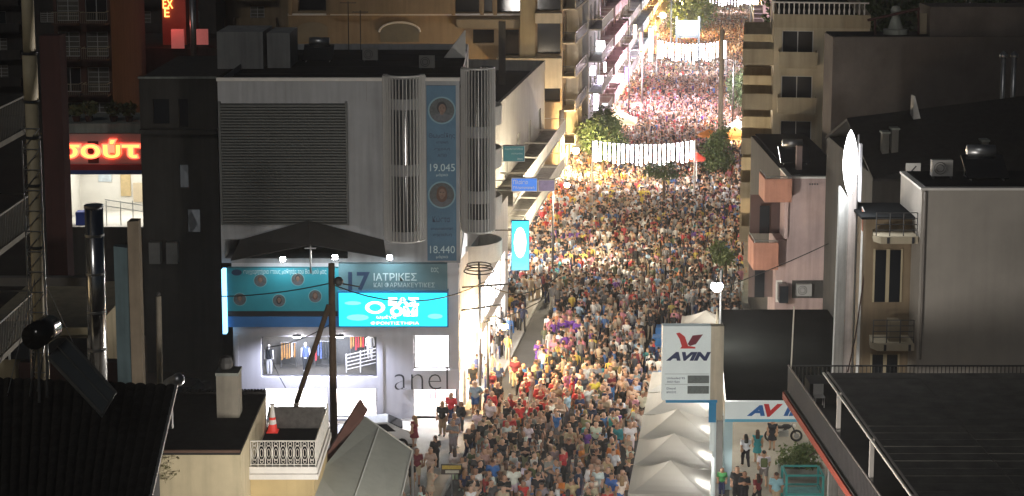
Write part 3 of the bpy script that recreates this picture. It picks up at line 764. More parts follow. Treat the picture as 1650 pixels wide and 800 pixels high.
for (a, b, c, d) in ((1226, 1269, 283, 320), (1210, 1250, 385, 428)):
    MB().tube((XP(a) + .07, PYk - 1.12, ZP(c) + .12), (XP(b) - .05, PYk - 1.12, ZP(c) + .12), .025, n=6).tube((XP(a) + .07, PYk - 1.12, ZP(c)), (XP(a) + .07, PYk - 1.12, ZP(c) + .12), .02, n=5).tube((XP(b) - .07, PYk - 1.12, ZP(c)), (XP(b) - .07, PYk - 1.12, ZP(c) + .12), .02, n=5).tube((XP(a) + .07, PYk - 1.1, ZP(c) + .12), (XP(a) + .07, PYk + 1.2, ZP(c) + .12), .025, n=6).build('balcony_rail', steel, pb)
for (a, b, c, d) in ((1228, 1244, 383, 338), (1222, 1238, 487, 440)): MB().box(XP(a), XP(b), PYk + 1.12, PYk + 1.19, ZP(c), ZP(d)).build('balcony_door', glassd, pb)
MB().box(XP(1214), XP(1266), PYk + 1.5, PYk + 1.55, ZP(385), ZP(322)).build('recess_wall', mat('shaded_recess_render', (.09, .055, .05), .9, .1), pb)  # recess shade put into a darkened pink wall colour
MB().box(XP(1262), XP(1268) - .004, PYk - .3, PYk + 1.4, ZP(383), ZP(322)).build('side_fin', pinkwall, pb)
for px in (1303, 1307, 1311, 1315):
    MB().tube((XP(px), PYk - .04, ZP(297 if px % 2 else 306)), (XP(px), PYk + .02, ZP(297 if px % 2 else 306)), .05).build('vent_pipe', framed, pb)
MB().box(XP(1252), XP(1262), PYk - .02, PYk + .02, ZP(487), ZP(452)).build('white_panel', trimw, pb)
MB().box(XP(1254), XP(1268), PYk - 1, PYk, ZP(482), ZP(455)).build('window', glassd, pb)
MB().box(XP(1278), XP(1330), PYk - .1, PYk - .003, ZP(480), ZP(452)).build('shed_opening', darkwall, pb)
MB().box(XP(1212), XP(1252), PYk + 1.2, PYk + 1.25, ZP(487), ZP(430)).build('recess_wall', mat('shaded_recess_render2', (.16, .12, .11), .9, .2), pb)  # lower recess, shade painted as a darker copy of the pink render
# rooftop clutter on the pink house
def tank(x, y, z, lab):
    t = thing('roof_water_heater', lab, 'water heater', (x, y, z))
    MB().tube((x - .6, y, z + 1.1), (x + .6, y, z + 1.1), .27, n=14).build('tank', steel, t, smooth=True)
    MB().slab((x - .9, y - 1.3, z + .15), (x + .9, y - 1.3, z + .15), (x + .9, y - .1, z + .95), (x - .9, y - .1, z + .95), .07).build('collector', glassd, t)
    f = MB()
    for e in (-.7, .7): f.tube((x + e, y - 1.2, z), (x + e, y - 1.2, z + .2), .02).tube((x + e, y, z), (x + e, y, z + .9), .02).tube((x + e, y - 1.2, z + .03), (x + e, y, z + .03), .02)
    f.build('frame', steel, t)
tank(XP(1296), PYk + 5, ZP(285) + .05, 'solar water heater on the flat roof of the pink house')
MB().box(XP(1290), XP(1299), PYk + 2, PYk + 2.4, ZP(285) + .05, ZP(245)).build('flue', pinkwall, pb)

bb = apt('balcony_house', 'beige corner house with stacked baluster balconies on the right of the street', (wx(WR + .1, 118), 118), SA, 6.4, 26, Zat(28, 118) + .2, beige,
         {'left': dict(bays=5, balc=[0, 2, 3], rail='solid', dep=2.1, shop=[winwarm, wincool]), 'front': dict(bays=2, balc='all', rail='mixed', dep=1.5, ww=2.1, gap=.3)}, trim=mat('beige_parapet', (.42, .36, .25), .9, .12, .6, streak=.25), seed=5, fl=3.1, gf=4.0, lit=.0)
# baluster rows on its front balconies
BO = (wx(WR + .1, 118), 118)
def balusters(parent, m, u0, u1, o, z, h, n, mt):
    prof = [(.035, 0), (.06, .12 * h), (.075, .35 * h), (.03, .62 * h), (.05, .9 * h), (.05, h)]
    q = m(u0, o, z); b = MB().lathe(prof, q, 7).build('baluster', mt, parent, local=True)
    q2 = m(u1, o, z)
    rep(b, [tuple((q2[j] - q[j]) * k / (n - 1) for j in range(3)) for k in range(1, n)])
fb = lambda u, o, z: (u, -o, z)
nf = int((Zat(28, 118) + .2 - .9 - 4.0) / 3.1 + .35)
for i in range(nf):
    zf = 4.0 + 3.1 * i
    balusters(bb, fb, 3.6, 6.0, 1.4, zf + .004, .8, 10, trimw)
    MB().mbox(fb, 3.5, 6.1, 1.32, 1.48, zf + .805, zf + .92).build('rail_cap', trimw, bb, local=True)
zt = Zat(28, 118) + .2
balusters(bb, fb, .3, 6.0, .06, zt + .02, .75, 18, trimw)
MB().mbox(fb, 0, 6.3, -.08, .16, zt + .772, zt + .87).build('rail_cap', trimw, bb, local=True)
balusters(bb, lambda u, o, z: (-o, u, z), .6, 12, .06, zt + .02, .75, 30, trimw)
MB().mbox(lambda u, o, z: (-o, u, z), .2, 12.4, -.08, .16, zt + .772, zt + .87).build('rail_cap', trimw, bb, local=True)
for i, (y, D, W, H, wm_, lab) in enumerate(((146, 26, 12, 13.5, greywall, 'low grey house behind the balcony house'), (173, 30, 12, 12, beige, 'low beige house on the right past the tall pole'),
                                      (204, 40, 12, 14, pinkwall, 'pinkish house on the right beyond the light curtain'), (246, 50, 12, 12, tanwall, 'tan house on the right near the second light curtain'), (298, 90, 12, 15, greywall, 'farthest grey house on the right of the street'))):
    apt('street_house', lab, (wx(WR, y), y), SA, W, D - .6, H, wm_, {'left': dict(bays=max(3, D // 6), balc='all', rail='bars', dep=1.2, shop=[winwarm, wincool]), 'front': dict(bays=3)}, seed=60 + i, lit=.3, group='houses along the right of the street')
# end of the view: houses closing the background
for i, (x, y, w, d, h, m_) in enumerate(((-75, 205, 40, 18, 22, darkwall), (-44, 212, 36, 18, 24, tanwall), (-40, 300, 60, 20, 30, darkwall), (18, 420, 40, 20, 16, tanwall), (44, 300, 60, 20, 18, darkwall), (60, 190, 60, 20, 20, darkwall))):
    apt('distant_block', ['dark block at the back behind the neon signs', 'tan block rising behind the apartment house', 'dark tall block far behind the apartment house', 'tan block closing the end of the street', 'dark block beyond the balustraded roof', 'dark block behind the whitewashed side wall'][i],
        (x, y), 0, w, d, h, m_, {'front': dict(bays=7, balc=[1, 2, 4, 5], rail='solid')}, seed=90 + i, lit=.06, group='blocks in the background')
# ------------------------------------------------------------------ filling station
SY = 80.0
stn_white_glow = mat('station_white_glow', (.72, .78, .78), .45, .06, 1, emit=.10, ecol=(.8, .95, .95)); stn_blue = mat('station_blue', (.04, .28, .55), .45, .05)  # faint emission stands in for front light on sign, fascia, soffit, pole
red_p = mat('logo_red', (.62, .04, .04), .45, 0); mar_p = mat('logo_maroon', (.18, .02, .04), .45, 0); nav_p = mat('logo_navy', (.025, .04, .12), .45, 0); blu_p = mat('logo_blue', (.03, .15, .45), .45, 0)
XS = lambda px, py=660: Xat(px, SY, py); ZS = lambda py: Zat(py, SY)
cn = thing('station_canopy', 'filling station canopy with white lettered fascia and flat black roof', 'canopy', (XS(1170), SY, 0))
zc0, zc1 = ZS(679), ZS(646)
xa, xb = XS(1168), XS(1168) + 11
MB().prism([(xa + .06, SY + .06), (xb, SY + .06), (xb, SY + 17.5), (xa + 1.7, SY + 17.5)], zc1 - .35, zc1 - .12).build('roof', mat('canopy_roof', (.008, .0085, .008), 1.0, .3, .6, spec=0), cn)
MB().box(xa, xb, SY - .12, SY + .055, zc0 + .14, zc1).build('fascia', stn_white_glow, cn)
MB().box(xa, xb, SY - .12, SY + .055, zc0, zc0 + .137).build('fascia_edge', mat('station_lightblue', (.15, .5, .72), .4, .03), cn)
MB().prism([(xa - .02, SY + .06), (xa + .055, SY + .06), (xa + 1.695, SY + 17.5), (xa + 1.62, SY + 17.5)], zc0, zc1).build('side_fascia', mat('side_fascia_cream', (.55, .50, .38), .5, .1, 1, streak=.3), cn)
MB().prism([(xa + .2, SY + .3), (xb, SY + .3), (xb, SY + 17), (xa + 1.75, SY + 17)], zc0 + .05, zc0 + .1).build('soffit', stn_white_glow, cn)
for (dx, dy) in ((.25, .7), (1.6, 12), (8, .7)):
    MB().box(xa + dx - .2, xa + dx + .2, SY + dy - .2, SY + dy + .2, 0, zc0 + .05).build('post', mat('post_paleblue', (.5, .66, .72), .45, .06), cn)
h = zc1 - zc0
text('A', h * .52, (XS(1203), SY - .13, zc0 + h * .3), cn, blu_p, width=.86, shear=.3, bold=.05)
text('V', h * .62, (XS(1230), SY - .135, zc0 + h * .26), cn, red_p, width=.9, shear=.25, bold=.05)
text('IN', h * .52, (XS(1262), SY - .13, zc0 + h * .3), cn, blu_p, width=1.2, shear=.3, bold=.05)
for dx, dy in ((3.2, 5), (6.5, 5), (3.2, 11), (6.5, 11)):
    t = thing('canopy_light', 'flat white light panel under the station canopy', 'lamp', (xa + dx, SY + dy, zc0), group='light panels under the canopy')
    MB().box(xa + dx - .3, xa + dx + .3, SY + dy - .3, SY + dy + .3, zc0 - .06, zc0 + .048).build('housing', stn_white_glow, t)
    MB().box(xa + dx - .27, xa + dx + .27, SY + dy - .27, SY + dy + .27, zc0 - .085, zc0 - .062).build('diffuser', mat('canopy_led', (.9, .9, .9), .4, 0, emit=22, ecol=(1, .93, .78)), t)
# price sign on the corner
ps = thing('price_sign', 'large white station price sign with red V emblem and navy lettering', 'sign', (XS(1115), SY - .6, 0))
yp = SY - .6; ym = lambda u, o, z: (u, yp - o, z)
p0, p1, pz0, pz1 = Xat(1067, yp, 585), Xat(1145, yp, 585), Zat(645, yp), Zat(526, yp)
px_ = lambda f: p0 + (p1 - p0) * f
pz_ = lambda f: pz0 + (pz1 - pz0) * f
MB().box(p0, p1, yp, yp + .5, pz0, pz1).build('panel', stn_white_glow, ps)
MB().box(p1 + .003, Xat(1166, yp, 585), yp + .05, yp + .5, pz0 - 1.0, pz1 - .02).build('side_panel', mat('side_cream', (.6, .54, .42), .5, .12, 1, streak=.3), ps)
MB().box(p0 + .2, p1 + .35, yp + .02, yp + .4, pz0 - .14, pz0 - .003).box(p1 - .05, p1 + .3, yp + .005, yp + .03, pz0 - 1.1, pz0 - .143).build('blue_bracket', stn_blue, ps)
MB().tube((p1 + .2, yp + .3, 0), (p1 + .2, yp + .3, pz0 - 1), .16, n=10).build('pole', stn_white_glow, ps)
MB().plate([(px_(.28), pz_(.905)), (px_(.35), pz_(.915)), (px_(.46), pz_(.86)), (px_(.53), pz_(.735)), (px_(.68), pz_(.72)), (px_(.68), pz_(.70)), (px_(.37), pz_(.70)), (px_(.40), pz_(.73)), (px_(.35), pz_(.83))], ym, .003, .02).build('emblem_left', red_p, ps)
MB().plate([(px_(.62), pz_(.875)), (px_(.83), pz_(.89)), (px_(.69), pz_(.76)), (px_(.57), pz_(.735)), (px_(.52), pz_(.76))], ym, .003, .022).build('emblem_right', mar_p, ps)
text('AVIN', (pz1 - pz0) * .118, (px_(.08), yp - .012, pz_(.535)), ps, nav_p, width=(p1 - p0) * .92, shear=.3, bold=.06)
for k, (s1, s2) in enumerate((('Unleaded 95', 'ΑΜΟΛΥΒΔΗ'), ('Diesel', 'ΚΙΝΗΣΗΣ'))):
    zt_ = .335 - k * .14
    MB().box(px_(.53), px_(1.0) - .06, yp - .03, yp - .003, pz_(zt_ - .105), pz_(zt_)).build('price_display', mat('lcd_grey', (.17, .20, .20), .3, .25, 12), ps)
    text(s1, .1, (px_(.1), yp - .008, pz_(zt_ - .05)), ps, nav_p, width=.85 if k == 0 else .42, ext=.004)
    text(s2, .1, (px_(.1), yp - .008, pz_(zt_ - .1)), ps, nav_p, width=.6 if k == 0 else .45, ext=.004)
    MB().box(px_(.06), px_(.98), yp - .006, yp - .003, pz_(zt_ + .018), pz_(zt_ + .022)).build('divider', slatm, ps)
# ------------------------------------------------------------------ advertising tower with glowing lens-shaped light
TWY = 74.0
XT = lambda px, py=450: Xat(px, TWY, py); ZT = lambda py: Zat(py, TWY)
at_ = thing('advertising_tower', 'tall narrow advertising tower with white glowing lens-shaped top', 'sign', (XT(1370), TWY, 0))
vinyl = mat('weathered_vinyl', (.82, .84, .83), .6, .22, .8, streak=.4)
MB().slab((XT(1343), TWY, 0), (XT(1362), TWY + .5, 0), (XT(1368), TWY + .5, ZT(325)), (XT(1350), TWY, ZT(300)), .08).build('front_sheet', vinyl, at_)
MB().slab((XT(1364), TWY + .55, 0), (XT(1379), TWY + .8, 0), (XT(1383), TWY + .8, ZT(250)), (XT(1367), TWY + .55, ZT(250)), .08).build('middle_sheet', mat('vinyl_pink', (.80, .74, .72), .6, .22, .8, streak=.4), at_)
MB().slab((XT(1382), TWY + .2, 0), (XT(1399), TWY - .1, 0), (XT(1405), TWY - .1, ZT(372)), (XT(1387), TWY + .2, ZT(335)), .08).build('rear_sheet', vinyl, at_)
MB().slab((XT(1387), TWY + .17, ZT(372)), (XT(1404), TWY - .14, ZT(395)), (XT(1404), TWY - .14, ZT(373)), (XT(1387), TWY + .17, ZT(337)), .05).build('salmon_patch', salmon, at_)
fr = MB()
for q in (1366, 1384): fr.tube((XT(q), TWY + .9, 0), (XT(q), TWY + .9, ZT(222)), .05)
for k in range(9): fr.tube((XT(1366), TWY + .9, ZT(560 - 38 * k)), (XT(1384), TWY + .9, ZT(560 - 38 * k)), .03)
fr.build('lattice', iron, at_)
lens = [(XT(1365 + 11 * s * math.sin(math.pi * t) ** .7), ZT(210 + 106 * t)) for s, ts in ((1, np.linspace(0, 1, 14)), (-1, np.linspace(1, 0, 14)[1:-1])) for t in ts]
MB().plate(lens, lambda u, o, z: (u, TWY - o, z), -.1, .12).build('glowing_lens', mat('lens_glow', (.9, .9, .9), .4, 0, emit=9, ecol=(1, 1, 1)), at_)
MB().box(XT(1379), XT(1383), TWY - .1, TWY + .1, ZT(325), ZT(232)).build('lens_case', mat('lens_case', (.3, .3, .32), .5, .1), at_)
lamp('glow', 'POINT', (XT(1362), TWY - .9, ZT(300)), 160, (1, 1, 1), at_, .3)
cable_ = MB().path([at(1396, 420, TWY - .3), at(1378, 545, TWY - .3), at(1366, 600, TWY - .3)], .03); cable_.build('feed_cable', darkred, at_)
# ------------------------------------------------------------------ pale side wall house with rear balconies
HY = 72.0
XH = lambda px, py=450: Xat(px, HY, py); ZH = lambda py: Zat(py, HY)
hb = thing('corner_house', 'house with large blank pale side wall and narrow rear balconies', 'building', (XH(1482), HY, 0))
MB().box(XH(1481), XH(1481) + 12, HY, HY + 4, 0, ZH(307)).build('side_wall', righwall, hb)
MB().box(XH(1481) - .06, XH(1481) + 12, HY - .06, HY + 4, ZH(307) + .003, ZH(303)).build('coping', trimw, hb)
MB().box(XH(1481) + .2, XH(1481) + 11.8, HY + .25, HY + 3.8, ZH(303) + .003, ZH(303) + .04).build('roof', roofdark, hb)
MB().box(XH(1405), XH(1481) - .003, HY + 1.6, HY + 4, 0, ZH(362)).build('rear_wall', mat('rear_render', (.26, .20, .13), .9, .15, .7, streak=.3), hb)
MB().box(XH(1405) - .3, XH(1481) - .003, HY + 1.0, HY + 4.2, ZH(362) + .003, ZH(358)).build('rear_roof', roofdark, hb)
for py in (383, 556):
    z = ZH(py)
    s = MB().prism([(XH(1416), HY + 1.597), (XH(1410), HY + .6), (XH(1418), HY + .1), (XH(1478), HY + .1), (XH(1480), HY + 1.597)], z - .3, z).build('balcony', beige, hb)
    for q in (1428, 1468): MB().box(XH(q), XH(q + 4), HY + .04, HY + .09, z - .28, z - .02).build('bracket', framed, s)
    rl = MB()
    for k in (.25, .5, .75, 1.0): rl.tube((XH(1412), HY + .3, z + k), (XH(1478), HY + .3, z + k), .02)
    for q in (1412, 1434, 1456, 1478): rl.tube((XH(q), HY + .3, z), (XH(q), HY + .3, z + 1.0), .025)
    rl.build('railing', iron, s)
    for (a, b) in ((1422, 1440), (1446, 1464)):
        w = MB().box(XH(a), XH(b), HY + 1.55, HY + 1.597, z - 3.2, z - .9).build('balcony_door', glassd, hb)
        MB().box(XH(a) - .08, XH(a) - .003, HY + 1.53, HY + 1.597, z - 3.2, z - .85).box(XH(b) + .003, XH(b) + .08, HY + 1.53, HY + 1.597, z - 3.2, z - .85).build('jamb', creamwall, w)
MB().box(XH(1440), XH(1458), HY + .5, HY + 1.1, ZH(556) + .003, ZH(556) + .9).build('air_conditioner', beigedark, hb)
# antenna panel on the roof
an = thing('roof_antenna', 'pale square panel antenna on a thin mast above the dark roof', 'antenna', at(1471, 350, 78))
q0, q1 = at(1471, 352, 78), at(1471, 272, 78)
MB().tube(q0, q1, .035).build('mast', steel, an)
MB().box(q1[0] - .33, q1[0] + .33, 77.9, 77.99, q1[2] - .2, q1[2] + .26).build('panel', trimw, an)
MB().tube((q1[0] - .1, 77.88, q1[2] - .12), (q1[0] + .12, 77.88, q1[2] + .14), .03).build('feed_arm', iron, an)
# dark roofs and whitewashed gable behind
dk = thing('dark_roof_house', 'house with wide dark tiled roof behind the pale side wall', 'building', (Xat(1400, 86), 86, 0))
MB().box(Xat(1404, 86), Xat(1404, 86) + 26, 86.2, 99, 0, 14.4).build('wall', darkwall, dk)
zr_ = 14.4
MB().slab((Xat(1402, 86), 85.7, zr_ - .1), (Xat(1402, 86) + 26, 85.7, zr_ - .1), (Xat(1402, 86) + 26, 93, zr_ + 5.2), (Xat(1402, 86), 93, zr_ + 1.9), .15).build('front_slope', tiledark, dk)
MB().slab((Xat(1402, 86), 93.01, zr_ + 1.9), (Xat(1402, 86) + 26, 93.01, zr_ + 5.2), (Xat(1402, 86) + 26, 99.3, zr_ - .1), (Xat(1402, 86), 99.3, zr_ - .1), .15).build('rear_slope', tiledark, dk)
GY = 106.0
XG = lambda px, py=120: Xat(px, GY, py); ZG = lambda py: Zat(py, GY)
gb = thing('gable_house', 'house with long whitewashed block side wall and dark roof terrace', 'building', (XG(1341), GY, 0))
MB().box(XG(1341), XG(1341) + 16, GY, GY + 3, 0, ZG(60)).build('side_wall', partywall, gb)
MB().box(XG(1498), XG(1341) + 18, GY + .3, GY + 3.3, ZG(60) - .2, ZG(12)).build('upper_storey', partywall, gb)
MB().box(XG(1341) + .1, XG(1498) - .003, GY + .2, GY + 3, ZG(60) + .003, ZG(60) + .06).build('roof', roofdark, gb)
MB().box(XG(1484), XG(1497), GY + 1, GY + 1.05, ZG(58), ZG(24)).build('door', beigedark, gb)
ur = thing('roof_urn', 'stone urn ornament on a plinth on the dark roof terrace', 'ornament', (XG(1450, 40), GY + 1.2, ZG(58)))
u0 = (XG(1450, 40), GY + 1.2, ZG(60) + .06)
MB().lathe([(0, 0), (.75, 0), (.75, .3), (.45, .34), (.42, .5), (.3, .9), (.2, 1.2), (.3, 1.3), (.34, 1.5), (.2, 1.75), (0, 1.8)], u0, 16).build('body', concrete, ur, smooth=False)
rl = thing('roof_rail', 'reddish timber rail leaning over the roof terrace beside the urn', 'rail', (XG(1400), GY + .8, ZG(58)))
MB().tube(at(1398, 33, GY + .8), at(1482, 14, GY + .8), .09, n=6).tube(at(1410, 58, GY + .8), at(1410, 31, GY + .8), .07, n=6).tube(at(1480, 56, GY + .8), at(1480, 14, GY + .8), .07, n=6).build('rail', darkred, rl)
for k, q in enumerate((1617, 1634)):
    f = thing('flue_pipe', 'steel flue with cowl beside the whitewashed wall', 'flue', at(q, 132, 96), group='pair of steel flues'); b_ = at(q, 128, 96); t_ = at(q, 92, 96)
    b_ = (b_[0], b_[1], 14.0)
    MB().tube(b_, t_, .13, n=10).build('pipe', steel, f, smooth=True); MB().lathe([(.0, .35), (.24, .12), (.24, .0), (.13, -.05)], t_, 12).build('cowl', steel, f)
tri = thing('roof_vent', 'small white triangular roof vent on the dark slope', 'vent', at(1477, 172, 92))
c_ = at(1477, 172, 92); c_ = (c_[0], 92, 16.2)
zt3 = Zat(155, 92)
MB().hexa([(c_[0] - .2, 91.8, c_[2]), (c_[0] + .25, 91.8, c_[2]), (c_[0] + .25, 92.6, c_[2]), (c_[0] - .2, 92.6, c_[2]), (c_[0] - .2, 91.9, zt3), (c_[0] - .12, 91.9, zt3), (c_[0] - .12, 92.5, zt3), (c_[0] - .2, 92.5, zt3)]).build('vent_box', trimw, tri)

# ------------------------------------------------------------------ roof terrace at lower right
zt0 = 8.75
te = thing('terrace_house', 'low house with fenced dark roof terrace beside the filling station', 'building', (11.5, 62, 0))
ex = lambda y: 11.2 + (68 - y) * .045
T0, T1 = 46.0, 68.2
MB().prism([(ex(T0) + 3, T0), (34, T0), (34, T1 - 3), (ex(T1) + 3, T1 - 3)], 0, zt0 - .35).build('wall', mat('terrace_house_wall', (.35, .28, .18), .9, .15), te)
MB().prism([(ex(T0) - .12, T0), (34, T0), (34, T1 + .1), (ex(T1) - .12, T1 + .1)], zt0 - .347, zt0).build('terrace_slab', mat('terrace_floor', (.05, .047, .043), .9, .3, .8), te)
MB().prism([(ex(T0) - .2, T0), (ex(T0) - .123, T0), (ex(T1) - .123, T1 + .1), (ex(T1) - .2, T1 + .1)], zt0 - .34, zt0 - .05).build('red_edging', mat('edging_red', (.33, .06, .035), .7, .15), te)
bars = MB(); n = 120
for i in range(n + 1):
    y = T0 + (T1 - T0) * i / n; bars.box(ex(y) - .015, ex(y) + .015, y - .015, y + .015, zt0 + .003, zt0 + 1.05)
bars.build('fence_bars', iron, te)
MB().slab((ex(T0) + .02, T0, zt0 + .06), (ex(T1) + .02, T1, zt0 + .06), (ex(T1) + .02, T1, zt0 + 1.0), (ex(T0) + .02, T0, zt0 + 1.0), .01).build('fence_mesh', mat('fence_screen', (.05, .04, .042), .8, .4, 5), te)
MB().tube((ex(T0), T0, zt0 + 1.08), (ex(T1), T1, zt0 + 1.08), .035).build('fence_rail', mat('rail_dull', (.16, .14, .13), .5, .1), te)
bars = MB()
for i in range(60): bars.box(ex(T1) + .1 + i * .16, ex(T1) + .13 + i * .16, T1 - .06, T1 - .03, zt0 + .003, zt0 + 1.05)
bars.tube((ex(T1), T1 - .05, zt0 + 1.08), (ex(T1) + 9.8, T1 - .05, zt0 + 1.08), .035)
bars.build('rear_fence', iron, te)
MB().box(ex(T1) + .6, ex(T1) + 2.2, T1 - 1.6, T1 - .4, zt0 + .004, zt0 + .8).build('roof_box', darkwall, te)
pg = thing('pergola', 'dark board pergola roof with pale edge rail on the roof terrace', 'pergola', (12, 56, zt0))
g0, g1 = (11.55, 62.4, zt0 + 2.5), (12.05, 46, zt0 + 2.5)
MB().tube(g0, g1, .05, n=8).build('edge_rail', mat('rail_pale', (.55, .52, .47), .4, .1, metal=.3), pg)
MB().tube((g0[0] + .16, g0[1], g0[2] + .02), (g1[0] + .16, g1[1], g1[2] + .02), .04, n=8).build('gutter', mat('rail_pale2', (.42, .40, .37), .4, .1, metal=.3), pg)
boardm = mat('pergola_board', (.13, .125, .11), .85, .35, 1.5, spec=.2)
nb_ = 24
for i in range(nb_):
    y1 = 62.4 - i * (16.4 / nb_); y0 = y1 - 16.4 / nb_ + .05
    xk = 11.75 + (62.4 - y1) * .03
    for (xa_, xb_) in ((xk, xk + 3.2), (xk + 3.23, xk + 7.6)):
        MB().box(xa_, xb_, y0, y1, zt0 + 2.46, zt0 + 2.5 + rng.uniform(0, .015)).build('board', boardm, pg)
for y in (60.2, 55.2, 50.0):
    x_ = 11.65 + (62.4 - y) * .0305
    MB().box(x_ - .07, x_ + .07, y - .07, y + .07, zt0 + .002, zt0 + 2.46).build('post', mat('post_grey', (.34, .32, .30), .6, .15), pg)
for (x_, y) in ((18.6, 61), (18.8, 48)): MB().box(x_ - .07, x_ + .07, y - .07, y + .07, zt0 + .002, zt0 + 2.455).build('post', mat('post_grey'), pg)
MB().tube((11.9, 62.3, zt0 + 2.4), (18.9, 62.3, zt0 + 2.4), .05).build('end_beam', iron, pg)
tp = thing('terrace_pole', 'thin pale pole rising from the terrace corner over the canopy', 'pole', (ex(T1) + .05, T1 - .2, zt0)); 
MB().tube((ex(T1) + .05, T1 - .2, zt0), (ex(T1) + .14, T1 - .2, Zat(492, T1)), .03).build('shaft', mat('pole_pale', (.5, .47, .4), .5, .1), tp)
ch_ = thing('garden_chair', 'white plastic chair standing on the dark roof terrace', 'chair', (12.1, 66.2, zt0))
MB().box(11.9, 12.3, 66.0, 66.4, zt0 + .4, zt0 + .44).build('seat', trimw, ch_); MB().box(11.9, 12.3, 66.38, 66.42, zt0 + .443, zt0 + .85).build('backrest', trimw, ch_)
for a in (11.92, 12.26):
    for b in (66.02, 66.36): MB().box(a, a + .03, b, b + .03, zt0 + .003, zt0 + .398).build('leg', trimw, ch_)

# ------------------------------------------------------------------ left background
def boxthing(name, lab, cat, x0, x1, y0, y1, z0, z1, m_, part='wall'):
    t = thing(name, lab, cat, ((x0 + x1) / 2, y0, z0)); MB().box(x0, x1, y0, y1, z0, z1).build(part, m_, t); return t
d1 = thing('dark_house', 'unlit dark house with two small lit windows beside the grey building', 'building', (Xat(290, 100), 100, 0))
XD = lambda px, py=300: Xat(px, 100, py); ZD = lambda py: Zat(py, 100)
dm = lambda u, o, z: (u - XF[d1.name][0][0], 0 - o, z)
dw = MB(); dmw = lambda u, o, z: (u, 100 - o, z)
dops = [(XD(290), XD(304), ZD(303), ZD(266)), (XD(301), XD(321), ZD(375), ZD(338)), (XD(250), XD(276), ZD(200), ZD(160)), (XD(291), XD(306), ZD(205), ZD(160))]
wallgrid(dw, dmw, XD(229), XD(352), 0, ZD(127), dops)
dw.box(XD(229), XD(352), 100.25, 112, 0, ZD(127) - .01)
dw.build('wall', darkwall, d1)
for i, (a, b, c, d) in enumerate(dops):
    MB().box(a, b, 100.18, 100.22, c, d).build('window', mat('lit_window_faint', (.05, .05, .05), .3, .5, 3, emit=.03, ecol=(.9, .95, 1), evar=.7, escale=3) if i < 2 else glassd, d1)
MB().box(XD(229) - .05, XD(352), 99.9, 100.2, ZD(127) + .003, ZD(124)).build('coping', concrete, d1)
MB().box(XD(229), XD(352), 99.5, 99.99, ZD(214), ZD(208)).build('ledge', darkwall, d1)
for q in (240, 268): MB().box(XD(q), XD(q + 18), 99.4, 99.99, ZD(422), ZD(388)).build('air_conditioner', mat('ac_case', (.16, .16, .15), .7, .2), d1)
# neon shop with lit interior
NY = 108.0
XN = lambda px, py=280: Xat(px, NY, py); ZN = lambda py: Zat(py, NY)
ns = thing('neon_shop', 'corner shop with glowing red Greek neon lettering over a white lit upper room', 'building', (XN(170), NY, 0))
n0, n1 = XN(96), XN(233)
neon_pinkwall = mat('neon_fascia', (.50, .33, .30), .6, .12, 1.2)
MB().box(n0, n1, NY, NY + .3, ZN(274), ZN(216)).build('fascia', neon_pinkwall, ns)
for a, b in ((108, 142), (143, 160), (186, 228)): MB().box(XN(a), XN(b), NY - .03, NY - .003, ZN(263), ZN(228)).build('fascia_panel', mat('fascia_panel', (.56, .40, .36), .6, .1) if a != 143 else darkred, ns)
MB().box(n0, n1, NY - .12, NY - .003, ZN(274), ZN(265)).build('red_band', mat('neon_red_band', (.35, .03, .03), .5, .1), ns)
MB().box(n0, n1, NY - .1, NY + .3, ZN(281), ZN(274.2)).build('blue_band', mat('band_blue', (.05, .08, .25), .5, .1), ns)
neon = mat('neon_red', (.9, .1, .05), .4, 0, emit=3.2, ecol=(1, .10, .05)); neonc = mat('neon_core', (.9, .4, .1), .4, 0, emit=3.0, ecol=(1, .30, .06))
text('σούτ', ZN(224) - ZN(256), (XN(95), NY - .09, ZN(256)), ns, neon, width=XN(228) - XN(95), ext=.05, bold=.055, name='neon_lettering')
text('σούτ', ZN(226) - ZN(254), (XN(97), NY - .16, ZN(254)), ns, neonc, width=XN(226) - XN(97), ext=.02, bold=.01, name='neon_core')
zf0, zf1 = ZN(366), ZN(281.5)
rmw = MB(); y9 = NY + 5
rmw.face((n0, y9, zf0), (n1, y9, zf0), (n1, y9, zf1), (n0, y9, zf1)); rmw.face((n0, NY, zf0), (n0, y9, zf0), (n0, y9, zf1), (n0, NY, zf1)); rmw.face((n1, NY, zf0), (n1, y9, zf0), (n1, y9, zf1), (n1, NY, zf1))
rmw.face((n0, NY, zf1), (n1, NY, zf1), (n1, y9, zf1), (n0, y9, zf1)); rmw.face((n0, NY, zf0), (n1, NY, zf0), (n1, y9, zf0), (n0, y9, zf0))
rmo = rmw.build('lit_room', mat('room_white', (.72, .70, .64), .8, .06), ns)
for k in range(3): MB().box(n0 + 1.0 + 1.7 * k, n0 + 1.8 + 1.7 * k, NY + 1, NY + 4, zf1 - .1, zf1 - .05).build('ceiling_light', mat('room_led', (.9, .9, .9), .4, 0, emit=5.5, ecol=(1, .98, .93)), rmo)
for a, b, c, d, m_ in ((128, 150, 296, 316, mat('poster_pale', (.55, .62, .66), .6, .2, 4)), (165, 182, 295, 340, mat('poster_tan', (.55, .42, .22), .6, .2, 4)), (198, 212, 284, 296, mat('poster_blue', (.2, .35, .5), .6, .2, 4)), (186, 230, 318, 350, mat('counter', (.6, .5, .35), .6, .15, 2))):
    MB().box(XN(a), XN(b), y9 - .1, y9 - .02, ZN(d), ZN(c)).build('wall_poster', m_, rmo)
q = MB()
for zq in (330, 340): q.tube((XN(165), NY + .4, ZN(zq - 6)), (XN(232), NY + .4, ZN(zq + 4)), .03, n=6)
for xq in (167, 190, 210, 230): q.tube((XN(xq), NY + .4, zf0), (XN(xq), NY + .4, ZN(326)), .03, n=6)
q.build('handrail', steel, rmo)
